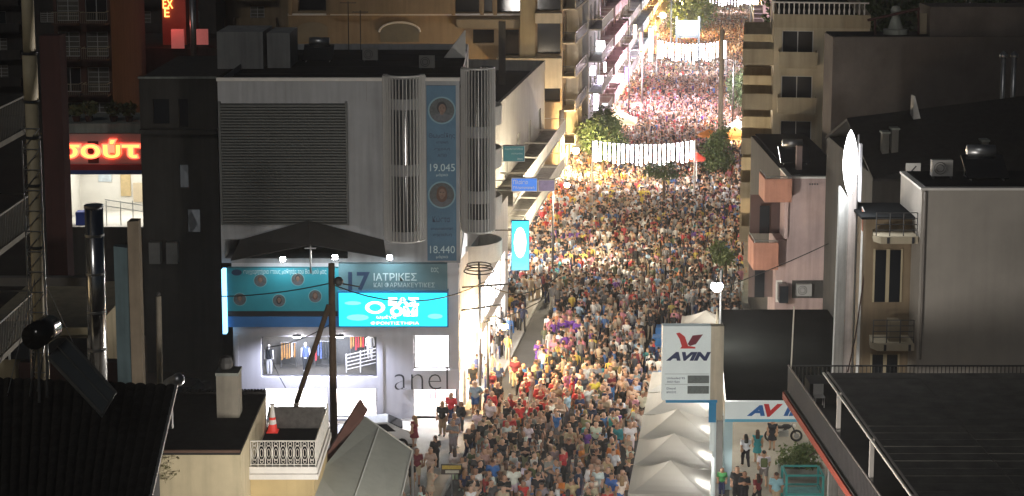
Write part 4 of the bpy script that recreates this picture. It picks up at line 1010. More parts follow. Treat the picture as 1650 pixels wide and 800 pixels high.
MB().box(XN(116), XN(134), NY + .5, NY + 1.2, zf0, ZN(345)).build('blue_fridge', mat('fridge_blue', (.03, .06, .3), .4, .1), rmo)
MB().box(n0, n1, NY + .02, NY + 5, 0, zf0 - .01).build('lower_wall', darkwall, ns)
MB().box(n0, n1, NY + .1, NY + 5, ZN(215), ZN(200)).build('roof_parapet', concrete, ns)
for k, (q, s_) in enumerate(((120, .9), (140, 1.2), (180, 1.1), (205, 1.0))):
    t = thing('potted_shrub', 'small rounded shrub in a row on the parapet above the red neon sign', 'plant', (XN(q), NY + 1, ZN(200)), group='shrubs above the neon sign')
    MB().lathe([(0, 0), (.2, 0), (.28, .35), (0, .35)], (XN(q), NY + 1, ZN(200)), 8).build('pot', darkred, t)
    m_ = MB()
    for i in range(140):
        v = nrng.normal(size=3); v /= np.linalg.norm(v); c = np.array((XN(q), NY + 1, ZN(200) + .35 + .45 * s_)) + v * .5 * s_ * (nrng.random() ** .4) * np.array((1, 1, .8))
        a = nrng.normal(size=3) * .09; b = nrng.normal(size=3) * .09; m_.face(c - a, c + b, c + a, c - b)
    m_.build('foliage', matleaf('leaf_shrub', (.05, .06, .02), (.13, .13, .05)) if 'leaf_shrub' not in bpy.data.materials else bpy.data.materials['leaf_shrub'], t)
boxthing('red_wall_house', 'narrow dark red house wall behind the lattice mast', 'building', Xat(76, 84), Xat(108, 84), 84, 85.2, 0, Zat(58, 84), darkred)
# hotel block with small neon at the back
hy = 150.0
hc = apt('back_house', 'dim reddish house with lattice balcony front above the neon shop', (Xat(100, hy), hy), 0, Xat(190, hy) - Xat(100, hy), 14, Zat(-40, hy), mat('dim_red_render', (.12, .06, .045), .9, .2, .5, streak=.3), {'front': dict(bays=2, balc='all', rail='bars', pm=beige, ww=1.9)}, seed=44, lit=0, fl=3.1)
by = 170.0
bk = thing('neon_house', 'dark back house with small orange neon sign and pink lit wall', 'building', (Xat(290, by), by, 0))
MB().box(Xat(190, by), Xat(470, by), by, by + 15, 0, Zat(78, by)).build('wall', darkwall, bk)
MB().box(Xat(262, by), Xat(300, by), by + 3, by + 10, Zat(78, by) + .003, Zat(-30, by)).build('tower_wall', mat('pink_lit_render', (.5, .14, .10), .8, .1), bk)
for a, b, c, d in ((286, 306, 47, 78), (320, 344, 47, 72)): MB().box(Xat(a, by), Xat(b, by), by - .3, by - .003, Zat(d, by), Zat(c, by)).build('pink_light_patch', mat('pink_glow_patch', (.6, .2, .18), .6, .1, emit=.15, ecol=(1, .28, .25)), bk)  # glowing patches stand in for pink light on the wall
text('EX', .9, (Xat(264, by), by + 2.9, Zat(18, by)), bk, mat('neon_amber', (.9, .5, .1), .4, 0, emit=2.2, ecol=(1, .5, .12)), width=1.0, ext=.04, name='neon_lettering')
text('E', .9, (Xat(266, by), by + 2.9, Zat(32, by)), bk, mat('neon_amber'), width=.5, ext=.04, name='neon_lettering')
lamp('glow', 'POINT', (Xat(285, by), by - 1.5, Zat(30, by)), 90, (1, .2, .15), bk, .3)
tk = thing('roof_pipe', 'tall dark steel pipe in front of the pink lit wall', 'flue', at(312, 80, by - 3))
a_ = at(312, 82, by - 3); MB().tube((a_[0], a_[1], Zat(110, by)), (a_[0], a_[1], Zat(-10, by)), .3, n=10).build('pipe', steel, tk, smooth=True)
# balconied house at the left edge
lh = apt('edge_house', 'dark house with deep slatted balconies at the edge of the mast roof', (-27.6, 28), 0, 11.9, 23.5, 26.5, mat('edge_render', (.09, .085, .075), .9, .2, .5, streak=.3), {'right': dict(bays=4, balc='all', rail='bars', dep=1.3, pm=mat('rail_dim', (.10, .10, .095), .6, .1)), 'front': dict(bays=3)}, seed=71, lit=.04, fl=3.0, gf=4.2)

# ------------------------------------------------------------------ near roofs, mast, flue, solar heater (lower left)
NYr = 36.0
nr = thing('tiled_house', 'house with dark tiled roof below the lattice mast', 'building', (-12.5, 33, 0))
ra, rb = at(-60, 608, 36.5), at(284, 622, 36.5)         # ridge
ea, eb = at(-60, 850, 31.0), at(243, 800, 31.5)
MB().box(ra[0], rb[0] - .4, 31.5, 36.4, 0, eb[2] - .3).build('wall', darkwall, nr)
rf = MB().slab(ea, eb, rb, ra, .12).build('roof', tiledark, nr)
A_, B_, C_, D_ = (np.array(q) for q in (ea, eb, rb, ra))
ncol, nrow = 21, 13
tm0 = None
for i in range(ncol):
    for j in range(nrow):
        u0, u1 = (i + .06) / ncol, (i + .94) / ncol; v0, v1 = j / nrow, (j + 1.08) / nrow
        P = lambda u, v: (A_ * (1 - u) + B_ * u) * (1 - v) + (D_ * (1 - u) + C_ * u) * v
        up = np.array((0, -.15, 1.0)); t_ = MB(); ks = []
        for v, lift in ((v0, .055), (min(v1, 1), .03)):
            ks.append([tuple(P(u0 + (u1 - u0) * k / 4, v) + up * (lift * math.sin(math.pi * k / 4) + .012 + .012 * (v == v0))) for k in range(5)])
        for k in range(4): t_.face(ks[0][k], ks[0][k + 1], ks[1][k + 1], ks[1][k])
        t_.build('roof_tile', tiledark, rf)
vg = MB().tube(rb, eb, .04).build('verge', mat('verge_metal', (.42, .42, .42), .4, .1, metal=.4), nr)
ms = thing('lattice_mast', 'tall mast of pale pipe inside a steel lattice on the near roof', 'mast', at(68, 640, 37))
m0 = at(69, 640, 37); x_m = m0[0]
pale_pipe = mat('pale_pipe', (.66, .56, .36), .6, .2, 1.5, streak=.3)
zb_, zt_ = Zat(640, 37), Zat(-30, 37)
for k, (p0_, p1_, r_) in enumerate(((-30, 88, .13), (88, 165, .155), (165, 640, .14))):
    MB().tube((x_m, 37, Zat(p1_, 37)), (x_m, 37, Zat(p0_, 37)), r_, n=14).build('pipe_section', pale_pipe, ms, smooth=True)
for py in (88, 165, 223, 300, 400, 520): MB().tube((x_m, 37, Zat(py, 37)), (x_m, 37, Zat(py - 4, 37)), .17, n=14).build('clamp', iron, ms)
lt = MB(); hw = .19
cs = [(x_m - hw, 36.85), (x_m + hw, 36.85), (x_m, 37.2)]
for c in cs: lt.tube((*c, zb_ - .4), (*c, Zat(225, 37)), .018, n=5)
k = 0; zz = zb_ - .3
while zz < Zat(235, 37):
    for i in range(3):
        a, b = cs[i], cs[(i + 1) % 3]
        lt.tube((*a, zz), (*b, zz + .45), .011, n=4); lt.tube((*a, zz + .45), (*b, zz + .45), .011, n=4)
    zz += .45
lt.build('lattice', steel, ms)
gy = MB()
for dx, dy in ((-1.4, .4), (1.0, .8), (-.5, -1.6)): gy.tube((x_m, 37, Zat(430, 37)), (x_m + dx, 37 + dy, zb_ - .2), .01, n=4)
gy.build('guy_wires', steel, ms)
fl_ = thing('steel_flue', 'shiny stainless chimney flue pipe rising from the near roof', 'flue', at(157, 640, 38))
f0 = at(159, 640, 38); f1 = at(151, 334, 38)
MB().tube(f0, f1, .205, n=18).build('pipe', shiny, fl_, smooth=True)
for t in (.05, .25, .45, .65, .85, 1.0):
    c = tuple(np.array(f0) * (1 - t) + np.array(f1) * t); MB().tube(c, (c[0], c[1], c[2] + .05), .215, n=18).build('joint_band', steel, fl_, smooth=False)
MB().tube((f0[0] - .2, 38.1, f0[2]), (f1[0] - .18, 38.1, f1[2] - 1.2), .03).build('conduit', steel, fl_)
bm_ = thing('roof_beam', 'horizontal pale steel beam between the mast and the flue', 'beam', at(60, 455, 38.5))
a, b = at(-40, 457, 38.5), at(146, 453, 38.5); MB().box(a[0], b[0], 38.4, 38.6, b[2] - .1, b[2] + .1).build('beam', mat('beam_grey', (.22, .21, .20), .6, .2), bm_)
lamp_ = None
sh = thing('solar_water_heater', 'solar water heater with round tank and sloping flat collector on tiled roof', 'water heater', at(120, 640, 34))
t0_, t1_ = np.array(at(55, 543, 34.2)), np.array(at(80, 528, 35.0))
d_ = (t1_ - t0_) / np.linalg.norm(t1_ - t0_)
MB().tube(t0_, t1_, .27, n=20).build('tank', mat('tank_enamel', (.05, .05, .05), .15, .05, metal=.8), sh, smooth=True)
c0, c1, c2, c3 = at(78, 575, 34.4), at(165, 668, 32.8), at(186, 632, 33.5), at(108, 545, 35.2)
col_ = MB().slab(c0, c1, c2, c3, .08).build('collector', mat('collector_glass', (.10, .115, .12), .35, .1), sh)
mid0 = tuple((np.array(c0) + np.array(c3)) / 2 + np.array((0, -.02, .03))); mid1 = tuple((np.array(c1) + np.array(c2)) / 2 + np.array((0, -.02, .03)))
MB().tube(mid0, mid1, .02).tube(c0, c1, .03).tube(c3, c2, .03).tube(c1, c2, .03).build('collector_frame', slatm, col_)
fr = MB()
for c in (t0_ + d_ * .2, t1_ - d_ * .2): fr.tube(c, (c[0], c[1] - .1, c[2] - 1.4), .025).tube(c, (c[0] - .3, c[1] + .3, c[2] - 1.4), .02)
fr.build('stand', steel, sh)
cw_ = thing('vent_cowl', 'round metal vent cowl at the corner of the tiled roof', 'vent', at(280, 622, 37))
a, b = at(272, 620, 37.4), at(287, 612, 37.0); MB().tube(a, b, .14, n=14).ball(b, .15, 10).build('cowl', steel, cw_, smooth=True); MB().tube((a[0], a[1], a[2] - 1), a, .08).build('stem', steel, cw_)
# low street scene behind the near roof: pale shopfront band, wall corner and pole
boxthing('low_shop', 'low shop with cream fascia behind the near tiled roof', 'shop', Xat(-40, 70), Xat(150, 70), 70, 78, 0, Zat(528, 70), creamwall)
ls = bpy.data.objects['low_shop']
MB().box(Xat(-40, 70), Xat(150, 70), 69.6, 69.99, Zat(575, 70), Zat(541, 70)).build('shop_window', glassd, ls)
for q in (12, 140): MB().box(Xat(q, 70), Xat(q + 3, 70), 69.5, 69.58, Zat(575, 70), Zat(541, 70)).build('window_bar', framew, ls)
MB().box(Xat(30, 70), Xat(190, 70), 69.3, 69.9, Zat(612, 70), Zat(577, 70)).build('red_panel', darkred, ls)
wc = thing('wall_corner', 'narrow pale wall end with side coloured as blue-lit standing behind the steel flue', 'wall', (Xat(205, 66), 66, 0))
MB().prism([(Xat(180, 66), 66.3), (Xat(206, 66), 66), (Xat(206, 66), 66.6), (Xat(180, 66), 66.6)], 0, Zat(400, 66)).build('blue_lit_side', mat('wall_blue_lit', (.16, .24, .27), .8, .2, 1, streak=.3), wc)  # blue light on this side put into the wall colour
MB().prism([(Xat(206, 66) + .003, 65.98), (Xat(222, 66), 66.2), (Xat(222, 66), 66.7), (Xat(206, 66) + .003, 66.7)], 0, Zat(358, 66)).build('tan_end', mat('wall_tan', (.15, .12, .085), .9, .2, 1, streak=.3), wc)
yp_ = thing('yard_pole', 'short pale timber pole standing in the dark yard', 'pole', gr(256, 700)); a = at(256, 660, 72); MB().tube((a[0], 72, 0), (Xat(253, 72), 72, Zat(478, 72)), .14, .12, 10).build('shaft', concp, yp_, smooth=True); MB().ball((Xat(253, 72), 72, Zat(474, 72)), .1, 8).build('cap', iron, yp_)

# ------------------------------------------------------------------ old house with terrace
OY = 60.0
XO = lambda px, py=740: Xat(px, OY, py); ZO = lambda py: Zat(py, OY)
oh = thing('old_house', 'old cream house with dark roof, chimney and ironwork terrace', 'building', (XO(320), OY, 0))
oz = ZO(727)
MB().box(XO(236), XO(388), OY, OY + 6.5, 0, oz).build('wall', creamwall, oh)
MB().slab((XO(234), OY - .15, oz + .02), (XO(388), OY - .15, oz + .02), (XO(388), OY + 6.6, Zat(632, 66.6)), (XO(234), OY + 6.6, Zat(632, 66.6)), .12).build('roof', tiledark, oh)
ev = MB().tube((XO(234), OY - .12, oz + .03), (XO(388), OY - .12, oz + .03), .06, n=8).build('gutter', mat('gutter_brown', (.12, .07, .05), .6, .2), oh)
for k in range(26):
    x_ = XO(240) + (XO(384) - XO(240)) * k / 25
    MB().tube((x_, OY + 6.3, Zat(633, 66.5) + .03), (x_, OY + 6.75, Zat(633, 66.5) + .01), .075, n=6).build('ridge_tile', tiledark, oh)
cy_ = 63.5
cst = MB().box(Xat(343, cy_), Xat(379, cy_), cy_, cy_ + .8, oz - .2, Zat(606, cy_)).build('chimney', mat('chimney_render', (.24, .22, .18), .9, .2, 1, streak=.3), oh)
MB().box(Xat(342, cy_), Xat(380, cy_), cy_ - .05, cy_ + .85, Zat(606, cy_) + .003, Zat(601, cy_)).build('cap', concrete, cst)
cx = (Xat(343, cy_) + Xat(379, cy_)) / 2
MB().lathe([(0, 0), (.16, 0), (.26, .12), (.28, .3), (.2, .5), (0, .58)], (cx - .1, cy_ + .4, Zat(601, cy_)), 12).build('pot', iron, cst)
zf = Zat(752, 61.97); YR = gr(440, 690, zf)[1]; tx0, tx1 = XO(388) + .003, Xat(511, 62, 750)
MB().box(tx0, tx1 - .12, 62.05, YR + .1, 0, zf - .45).build('terrace_wall', mat('ochre_wall', (.5, .39, .20), .9, .12, .7, streak=.2), oh)
MB().box(tx0, tx1 + .05, 61.8, YR + .2, zf - .447, zf - .25).build('cornice', trimw, oh)
MB().box(tx0, tx1, 61.9, YR + .15, zf - .247, zf).build('terrace_slab', trimw, oh)
MB().box(tx0 + .05, tx1 - .1, 62.1, YR, zf + .003, zf + .02).build('terrace_floor', roofdark, oh)
def ironrail(pa, pb, n, orn):
    pa, pb = np.array(pa), np.array(pb); d = pb - pa; L = np.linalg.norm(d); e = d / L; q = MB(); H_ = .98
    up = np.array((0, 0, 1.0))
    q.tube(pa + up * .08, pb + up * .08, .018, n=5).tube(pa + up * H_, pb + up * H_, .028, n=6)
    for i in range(n + 1):
        c = pa + d * i / n; q.tube(c, c + up * H_, .018, n=5)
        if orn and i < n:
            m_ = c + d * .5 / n; w = L / n * .42
            for (cz, rx, rz_) in ((.52, w, .30), (.52, w * .5, .16), (.86, w * .55, .08), (.2, w * .55, .08)):
                k = 12
                for j in range(k):
                    a0, a1 = 2 * math.pi * j / k, 2 * math.pi * (j + 1) / k
                    q.tube(m_ + e * rx * math.cos(a0) + up * (cz + rz_ * math.sin(a0)), m_ + e * rx * math.cos(a1) + up * (cz + rz_ * math.sin(a1)), .012, n=4)
    return q
ironrail((tx0 + .05, 61.97, zf), (tx1 - .05, 61.97, zf), 9, True).build('front_railing', ironw, oh)
ironrail((tx1 - .05, 62.0, zf), (tx1 - .05, YR, zf), 14, False).build('side_railing', ironw, oh)
ironrail((tx0 + .05, YR, zf), (tx1 - .08, YR, zf), 9, True).build('rear_railing', mat('railing_dull', (.25, .23, .2), .6, .2), oh)
MB().slab((tx0 + .1, YR - .1, zf + .02), (tx1 - .15, YR - .1, zf + .02), (tx1 - .15, YR - .1, zf + .9), (tx0 + .1, YR - .1, zf + .9), .02).build('reed_screen', mat('screen_dark', (.09, .085, .08), .9, .4, 4), oh)
tc_ = thing('traffic_cone', 'red and white traffic cone standing on the ironwork terrace', 'cone', (Xat(440, 66), YR - .5, zf + .02))
c = (Xat(440, 66, 690), YR - .5, zf + .02)
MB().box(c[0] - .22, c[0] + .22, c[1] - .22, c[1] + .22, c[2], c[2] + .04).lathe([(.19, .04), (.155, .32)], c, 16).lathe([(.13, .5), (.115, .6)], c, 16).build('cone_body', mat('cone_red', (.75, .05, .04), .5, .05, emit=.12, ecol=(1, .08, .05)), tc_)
MB().lathe([(.155, .321), (.13, .499)], c, 16).lathe([(.115, .601), (.05, 1.1), (0, 1.1)], c, 16).build('white_band', mat('cone_white', (.8, .78, .74), .5, .05), tc_)
sf = None #, 'dark draped garden bench at the back of the ironwork terrace', 'bench', (Xat(400, 65), 65, zf))
0 #, 65.9, zf + .022, zf + .42).build('seat', roofdark, sf); MB().box(tx0 + .15, tx0 + 1.9, 65.75, 66.2, zf + .423, zf + .95).build('backrest', roofdark, sf)
# grey canvas roof beside the terrace
cv = thing('canvas_roof', 'large grey-green canvas roof sloping beside the ironwork terrace', 'canopy', (Xat(590, 66), 66, 0))
canv = mat('canvas_greygreen', (.40, .42, .37), .8, .08, .5, streak=.08)
k0, k1, k2, k3 = at(588, 672, 72), at(664, 726, 70.5), at(632, 860, 62), at(505, 800, 62)
k4 = at(514, 762, 65)
mid = lambda a, b, t: tuple(np.array(a) * (1 - t) + np.array(b) * t)
MB().slab(k4, k3, mid(k3, k2, .45), mid(k0, k1, .30), .05).build('left_panel', canv, cv)
MB().slab(k0, k4, k4, mid(k0, k1, .30), .05).build('corner_panel', canv, cv)
MB().slab(mid(k0, k1, .30), mid(k3, k2, .45), k2, k1, .05).build('right_panel', canv, cv)
MB().tube(mid(k0, k1, .30), mid(k3, k2, .45), .03).tube(k1, k2, .04).tube(k0, k1, .04).build('seam_tube', mat('seam_tube', (.5, .52, .48), .5, .05), cv)
for c in (k0, k1, k2, k3): MB().tube((c[0], c[1], 0), c, .06).build('post', steel, cv)
rdp = thing('red_side_wall', 'weathered reddish parapet wall between terrace and canvas roof', 'wall', at(550, 700, 68))
MB().slab(at(516, 745, 66.6), at(578, 645, 72.5), at(590, 662, 72.4), at(524, 770, 66.4), .1).build('wall_face', mat('red_brown_render', (.18, .08, .06), .9, .25, 1), rdp)
a, b = at(516, 745, 66.6), at(578, 645, 72.5)
MB().hexa([(a[0], a[1], 0), (a[0] + .2, a[1], 0), (b[0] + .2, b[1], 0), (b[0], b[1], 0), (a[0], a[1], a[2] - .15), (a[0] + .2, a[1], a[2] - .15), (b[0] + .2, b[1], b[2] - .15), (b[0], b[1], b[2] - .15)]).build('wall_body', darkwall, rdp)
ws = thing('wall_plant', 'wispy dry plant growing from the cream wall beside the tiled roof', 'plant', at(270, 750, 59.9))
wp = MB()
for i in range(40):
    c = np.array(at(262 + nrng.random() * 18, 738 + nrng.random() * 32, 59.9)); d = nrng.normal(size=3) * .12; wp.tube(c, c + d, .008, n=3)
    a = nrng.normal(size=3) * .04; b = nrng.normal(size=3) * .04; wp.face(c + d - a, c + d + b, c + d + a, c + d - b)
wp.build('twigs', mat('dry_leaf', (.12, .11, .05), .8, .2), ws)

# ------------------------------------------------------------------ street poles and cables
def pole(lab, x, y, ztop, r, m_, arms=(), name='utility_pole'):
    t = thing(name, lab, 'pole', (x, y, 0)); MB().tube((x, y, 0), (x, y, ztop), r, r * .75, 12).build('shaft', m_, t, smooth=True)
    for (z, L, a) in arms: MB().tube((x - L / 2 * math.cos(a), y - L / 2 * math.sin(a), z), (x + L / 2 * math.cos(a), y + L / 2 * math.sin(a), z), .05).build('cross_arm', iron, t)
    return t
p = at(537, 425, 76); up_ = pole('dark timber utility pole with brace in front of the clothes shop', Xat(536, 76, 560), 76, p[2], .19, wood)
MB().tube(at(478, 648, 75.7), at(530, 492, 75.85), .12, n=10).build('brace', wood, up_, smooth=True)
a = at(478, 648, 75.7); MB().tube((a[0] - .5, a[1], 0), a, .12, n=10).build('brace_foot', wood, up_)
MB().ball((p[0] + .25, 75.8, Zat(452, 76)), .22, 10).tube((p[0], 76, Zat(455, 76)), (p[0] + 1.2, 75.8, Zat(461, 76)), .03).build('fixing', iron, up_)
a = at(906, 310, 155); op_ = pole('concrete pole lit orange by the sodium lamp', a[0], 158, Zat(178, 158), .3, concp)
pole('tall bare concrete pole on the right pavement', wx(-2.75, 166), 166, Zat(48, 166), .28, concp, name='tall_pole')
pole('slim grey steel pole outside the clothes shop corner', Xat(773, 92, 600), 92.5, Zat(440, 92), .09, steel, ((Zat(465, 92), 3.2, .3), (Zat(500, 92), 2.6, .5)))
pole('slim pole near the violet lit shops', wx(-12.8, 205), 205, 11, .12, steel); pole('slim pole beside the far stage', wx(-11.5, 250), 250, 12, .12, steel)
def cab(pts, r, lab, sag=.3):
    t = MB(); P = []
    for (a, b) in zip(pts[:-1], pts[1:]):
        a, b = np.array(a), np.array(b)
        for k in range(10): s_ = k / 10; P.append(a * (1 - s_) + b * s_ - np.array((0, 0, sag * 4 * s_ * (1 - s_))))
    P.append(np.array(pts[-1])); t.path(P, r, 4)
    tag(t.build('overhead_cable', cable), lab, 'cable')
pz = lambda py: (Xat(536, 76, py), 75.9, Zat(py, 76))
cab([at(355, 478, 84), pz(455)], .025, 'thin cable running from the utility pole past the portrait banner', .15)
cab([pz(458), at(780, 455, 90), at(905, 440, 96)], .03, 'cable from the utility pole across the glowing cyan sign', .9)
cab([pz(520), at(430, 560, 80), at(470, 640, 78)], .02, 'loose cable drooping before the upper shop window', .2)
cab([at(780, 520, 92), at(880, 480, 100)], .03, 'short cable over the pavement beside the cyan blade sign', .2)
cab([at(1170, 462, 92), at(1345, 388, 98)], .03, 'cable crossing the pink house wall', .1)
cab([at(908, 262, 158), at(1000, 278, 158)], .03, 'cable from the orange lit pole above the crowd', .3)

# ------------------------------------------------------------------ lamps
def slamp(lab, P, m_, e, colr, base, r=.22, name='street_lamp', lr=None):
    t = thing(name, lab, 'street lamp', (base[0], base[1], 0))
    z = P[2]
    MB().tube((base[0], base[1], 0), (base[0], base[1], z + .4), .09, .06, 10).build('post', iron, t, smooth=True)
    MB().path([(base[0], base[1], z + .4), ((base[0] + P[0]) / 2, (base[1] + P[1]) / 2, z + .55), (P[0], P[1], z + .3)], .04).build('arm', iron, t)
    MB().lathe([(.0, .34), (r * .4, .30), (r * .72, .18), (r * .7, .14)], P, 14).build('hood', iron, t)
    MB().ball(P, r, 12, (1, 1, .9)).build('globe', m_, t, smooth=True)
    lamp('glow', 'POINT', (P[0], P[1], P[2] - r - .15), e, colr, t, lr or r)
    return t
P = at(1155, 462, 90); slamp('bright white street lamp behind the station price sign', P, bulbw, 1900, (1, .97, .9), (P[0] + .5, P[1] + 2.4), .32)
P = at(928, 243, 156); slamp('orange sodium street lamp beside the leafy tree', P, bulbo, 8000, (1, .68, .32), (P[0] - 1.3, P[1] + .4), .34)
P = at(812, 526, 94); slamp('orange lamp hanging over the pavement beside the clothes shop', P, bulbo, 2000, (1, .66, .3), (P[0] - .9, P[1] + .3), .22)
P = at(1068, 25, 265); slamp('orange street lamp beside the floodlit stage', P, bulbo, 11000, (1, .6, .22), (P[0] - 1.2, P[1]), .5)
P = at(1098, 4, 285); slamp('orange street lamp in the trees behind the stage', P, bulbo, 11000, (1, .6, .22), (P[0] - 1.2, P[1]), .5)
P = at(1217, 4, 262); slamp('warm street lamp over the far crowd on the right', P, bulbo, 8000, (1, .8, .5), (P[0] + 1.2, P[1]), .5)
P = (wx(-12.9, 122), 122, 7.2); slamp('warm white street lamp above the pavement near the blue shop sign', P, bulbw, 5000, (1, .84, .6), (P[0] - 1.0, P[1]), .2)
P = (wx(-3.2, 190), 190, 8); slamp('white street lamp beside the tall bare pole', P, bulbw, 7000, (1, .84, .86), (P[0] + 1.4, P[1]), .2)
P = (wx(-12.6, 200), 200, 8); slamp('violet-white street lamp outside the violet lit shops', P, bulbw, 13000, (1, .74, .95), (P[0] - 1.4, P[1]), .2)

P = (-4.0, 150, 8.5); slamp('sodium lamp in the lane behind the grey building', P, bulbo, 260, (1, .74, .44), (P[0] - 1.2, P[1]), .2)
P = (-9.5, 47, 9.8); slamp('warm street lamp on the crossing below the old cream house', P, bulbw, 650, (1, .88, .68), (P[0] - 1.2, P[1]), .2, lr=1.2)
P = (1.2, 51, 8.6); slamp('white street lamp on the crossing before the crowd', P, bulbw, 7500, (1, .93, .85), (P[0] + 1.4, P[1]), .2, lr=1.4)

# ------------------------------------------------------------------ curtains of light across the street
def curtain(lab, Y, w0, w1, ztop, zbot, sag, n, post=True):
    t = thing('light_curtain', lab, 'light display', (wx((w0 + w1) / 2, Y), Y, 0))
    pts = []
    for i in range(n + 1):
        s_ = i / n; w = w0 + (w1 - w0) * s_; pts.append((wx(w, Y), Y, ztop - sag * 4 * s_ * (1 - s_)))
    MB().path([(p[0], p[1], p[2] + .05) for p in pts], .04, 5).build('carrier_cable', iron, t)
    for i, p in enumerate(pts):
        L = (ztop - zbot) * (1 + .10 * math.cos(i * 1.3))
        MB().tube((p[0], p[1], p[2] - L), p, .08, n=8).build('light_tube', ledv if i % 5 == 3 else ledw, t)
    if post:
        for w in (w0 - .3, w1 + .3): MB().tube((wx(w, Y), Y, 0), (wx(w, Y), Y, ztop + .1), .09, n=10).build('post', steel, t)
    return t
def wof(px, Y): return Xat(px, Y, 250) - TA * Y
curtain('sagging curtain of white light tubes over the orange lit crowd', 150, wof(960, 150), wof(1114, 150), Zat(228, 150), Zat(258, 150), .35, 21)
curtain('farther curtain of white light tubes before the stage', 233, wof(1060, 233), wof(1164, 233), Zat(66, 233), Zat(92, 233), .5, 19)
curtain('farthest curtain of white light tubes at the top of the street', 330, wof(1135, 330), wof(1215, 330), Zat(-2, 330) + 1.6, Zat(6, 330), .3, 16)

# ------------------------------------------------------------------ stage floodlight and projecting signs
stg = thing('stage', 'small stage with bright white screen and dark frame beyond the light curtain', 'stage', gr(1108, 75))
sY = 248.0; a, b = at(1096, 57, sY), at(1121, 38, sY)
MB().box(a[0], b[0], sY, sY + .15, a[2], b[2]).build('screen', mat('screen_white', (.9, .9, .9), .4, 0, emit=14, ecol=(.9, .98, 1)), stg)
MB().box(a[0] - .4, b[0] + .4, sY + .16, sY + .5, a[2] - .4, b[2] + .4).build('frame', framed, stg)
for x in (a[0] - .5, b[0] + .5): MB().box(x - .15, x + .15, sY + .2, sY + .5, 0, b[2] + 1).build('tower', framed, stg)
MB().box(a[0] - 1.5, b[0] + 1.5, sY - 3, sY + 3, 0, 1.2).build('platform', framed, stg)
lamp('stage_wash', 'POINT', ((a[0] + b[0]) / 2, sY - 1.2, b[2]), 6000, (.8, .94, 1), stg, .5)
def blade(lab, x0, y0, x1, y1, Y, m_, casem, back=.0, name='blade_sign', txt=None, tm_=None, arm=True):
    a, b = at(x0, y1, Y), at(x1, y0, Y); t = thing(name, lab, 'sign', ((a[0] + b[0]) / 2, Y, a[2]))
    MB().box(a[0], b[0], Y, Y + .25, a[2], b[2]).build('case', casem, t)
    MB().box(a[0] + .04, b[0] - .04, Y - .03, Y - .003, a[2] + .04, b[2] - .04).build('face', m_, t)
    if arm:
        for z in (a[2] * .8 + b[2] * .2, a[2] * .2 + b[2] * .8): MB().tube((a[0] - 1.2, Y + .12, z), (a[0], Y + .12, z), .035).build('bracket', iron, t)
    if txt:
        hh = b[2] - a[2]
        for (s_, fx, fz, fw, fh) in txt: text(s_, hh * fh, (a[0] + (b[0] - a[0]) * fx, Y - .035, a[2] + hh * fz), t, tm_, width=(b[0] - a[0]) * fw, ext=.006)
    return t
casew = mat('sign_case_white', (.6, .6, .6), .5, .05); cased = mat('sign_case_dark', (.04, .05, .07), .5, .05)
t = blade('glowing cyan blade sign with white patch hanging over the pavement', 824, 356, 853, 436, 97, mat('blade_cyan', (.1, .6, .75), .4, 0, emit=1.5, ecol=(.0, .66, .88)), mat('sign_blue_case'))
mb_ = [(Xat(838 + 10 * math.cos(q * .524), 97), Zat(391 + 25 * math.sin(q * .524), 97)) for q in range(12)]
MB().plate(mb_, lambda u, o, z: (u, 97 - .031 - o, z), .0, .006).build('pale_patch', cyl, t)
blade('teal printed sign with pale lines on the round balconies', 810, 235, 846, 261, 99, mat('teal_sign', (.02, .20, .24), .4, .1, emit=.02, ecol=(.1, .6, .7)), casew, txt=[('ΟΔΟΝΤΙΑΤΡΕΙΟ', .1, .74, .8, .12), ('ιατρός', .4, .45, .5, .12), ('2ος', .65, .12, .25, .12)], tm_=ghost)
blade('blue shop sign with white Greek lettering over the pavement', 824, 287, 866, 309, 103, mat('plaisio_blue', (.03, .16, .55), .4, .05, emit=.35, ecol=(.05, .25, 1)), casew, txt=[('Πλαίσιο', .08, .55, .55, .32), ('Πληροφορική', .08, .18, .8, .22)], tm_=trimw)
blade('violet-grey end of the blue shop sign', 867, 290, 894, 309, 103.2, mat('violet_sign', (.22, .2, .4), .4, .3, 3), casew, arm=False)
blade('upper glowing white projecting sign on the pink house', 946, 66, 975, 85, 182, SIGNM[0] if False else mat('sign_bright', (.9, .9, .9), .4, 0, emit=8, ecol=(1, .98, 1)), casew)
blade('lower glowing white projecting sign beside the tan apartment house', 938, 106, 960, 122, 176, mat('sign_bright'), casew)
for i, (x0, y0, x1, y1, Y, m_) in enumerate(((962, 122, 972, 148, 180, ledv), (956, 150, 964, 178, 176, ledv), (945, 150, 950, 168, 174, mat('sign_amber_bright', (.9, .6, .3), .4, 0, emit=8, ecol=(1, .7, .35))), (972, 100, 977, 118, 186, mat('sign_bright')), (1006, 108, 1013, 132, 198, mat('sign_violet', (.4, .3, .7), .4, 0, emit=2.0, ecol=(.5, .4, 1))),
                                    (1030, 52, 1036, 84, 216, mat('sign_orange', (.9, .4, .1), .4, 0, emit=5, ecol=(1, .42, .12))), (1044, 45, 1053, 100, 222, mat('sign_aqua', (.5, .9, .9), .4, 0, emit=3, ecol=(.6, 1, 1))), (1020, 40, 1026, 62, 210, mat('sign_amber_bright')))):
    blade(['violet-white glowing upright sign above the violet shops', 'tall violet-white glowing sign low on the grey house', 'small amber glowing sign at the tan apartment house corner', 'narrow white glowing sign beside the upper projecting sign', 'violet blade sign among the distant shops', 'orange upright neon sign on a distant shop', 'tall aqua glowing panel near the far light curtain', 'small amber sign above the orange neon'][i], x0, y0, x1, y1, Y, m_, cased)
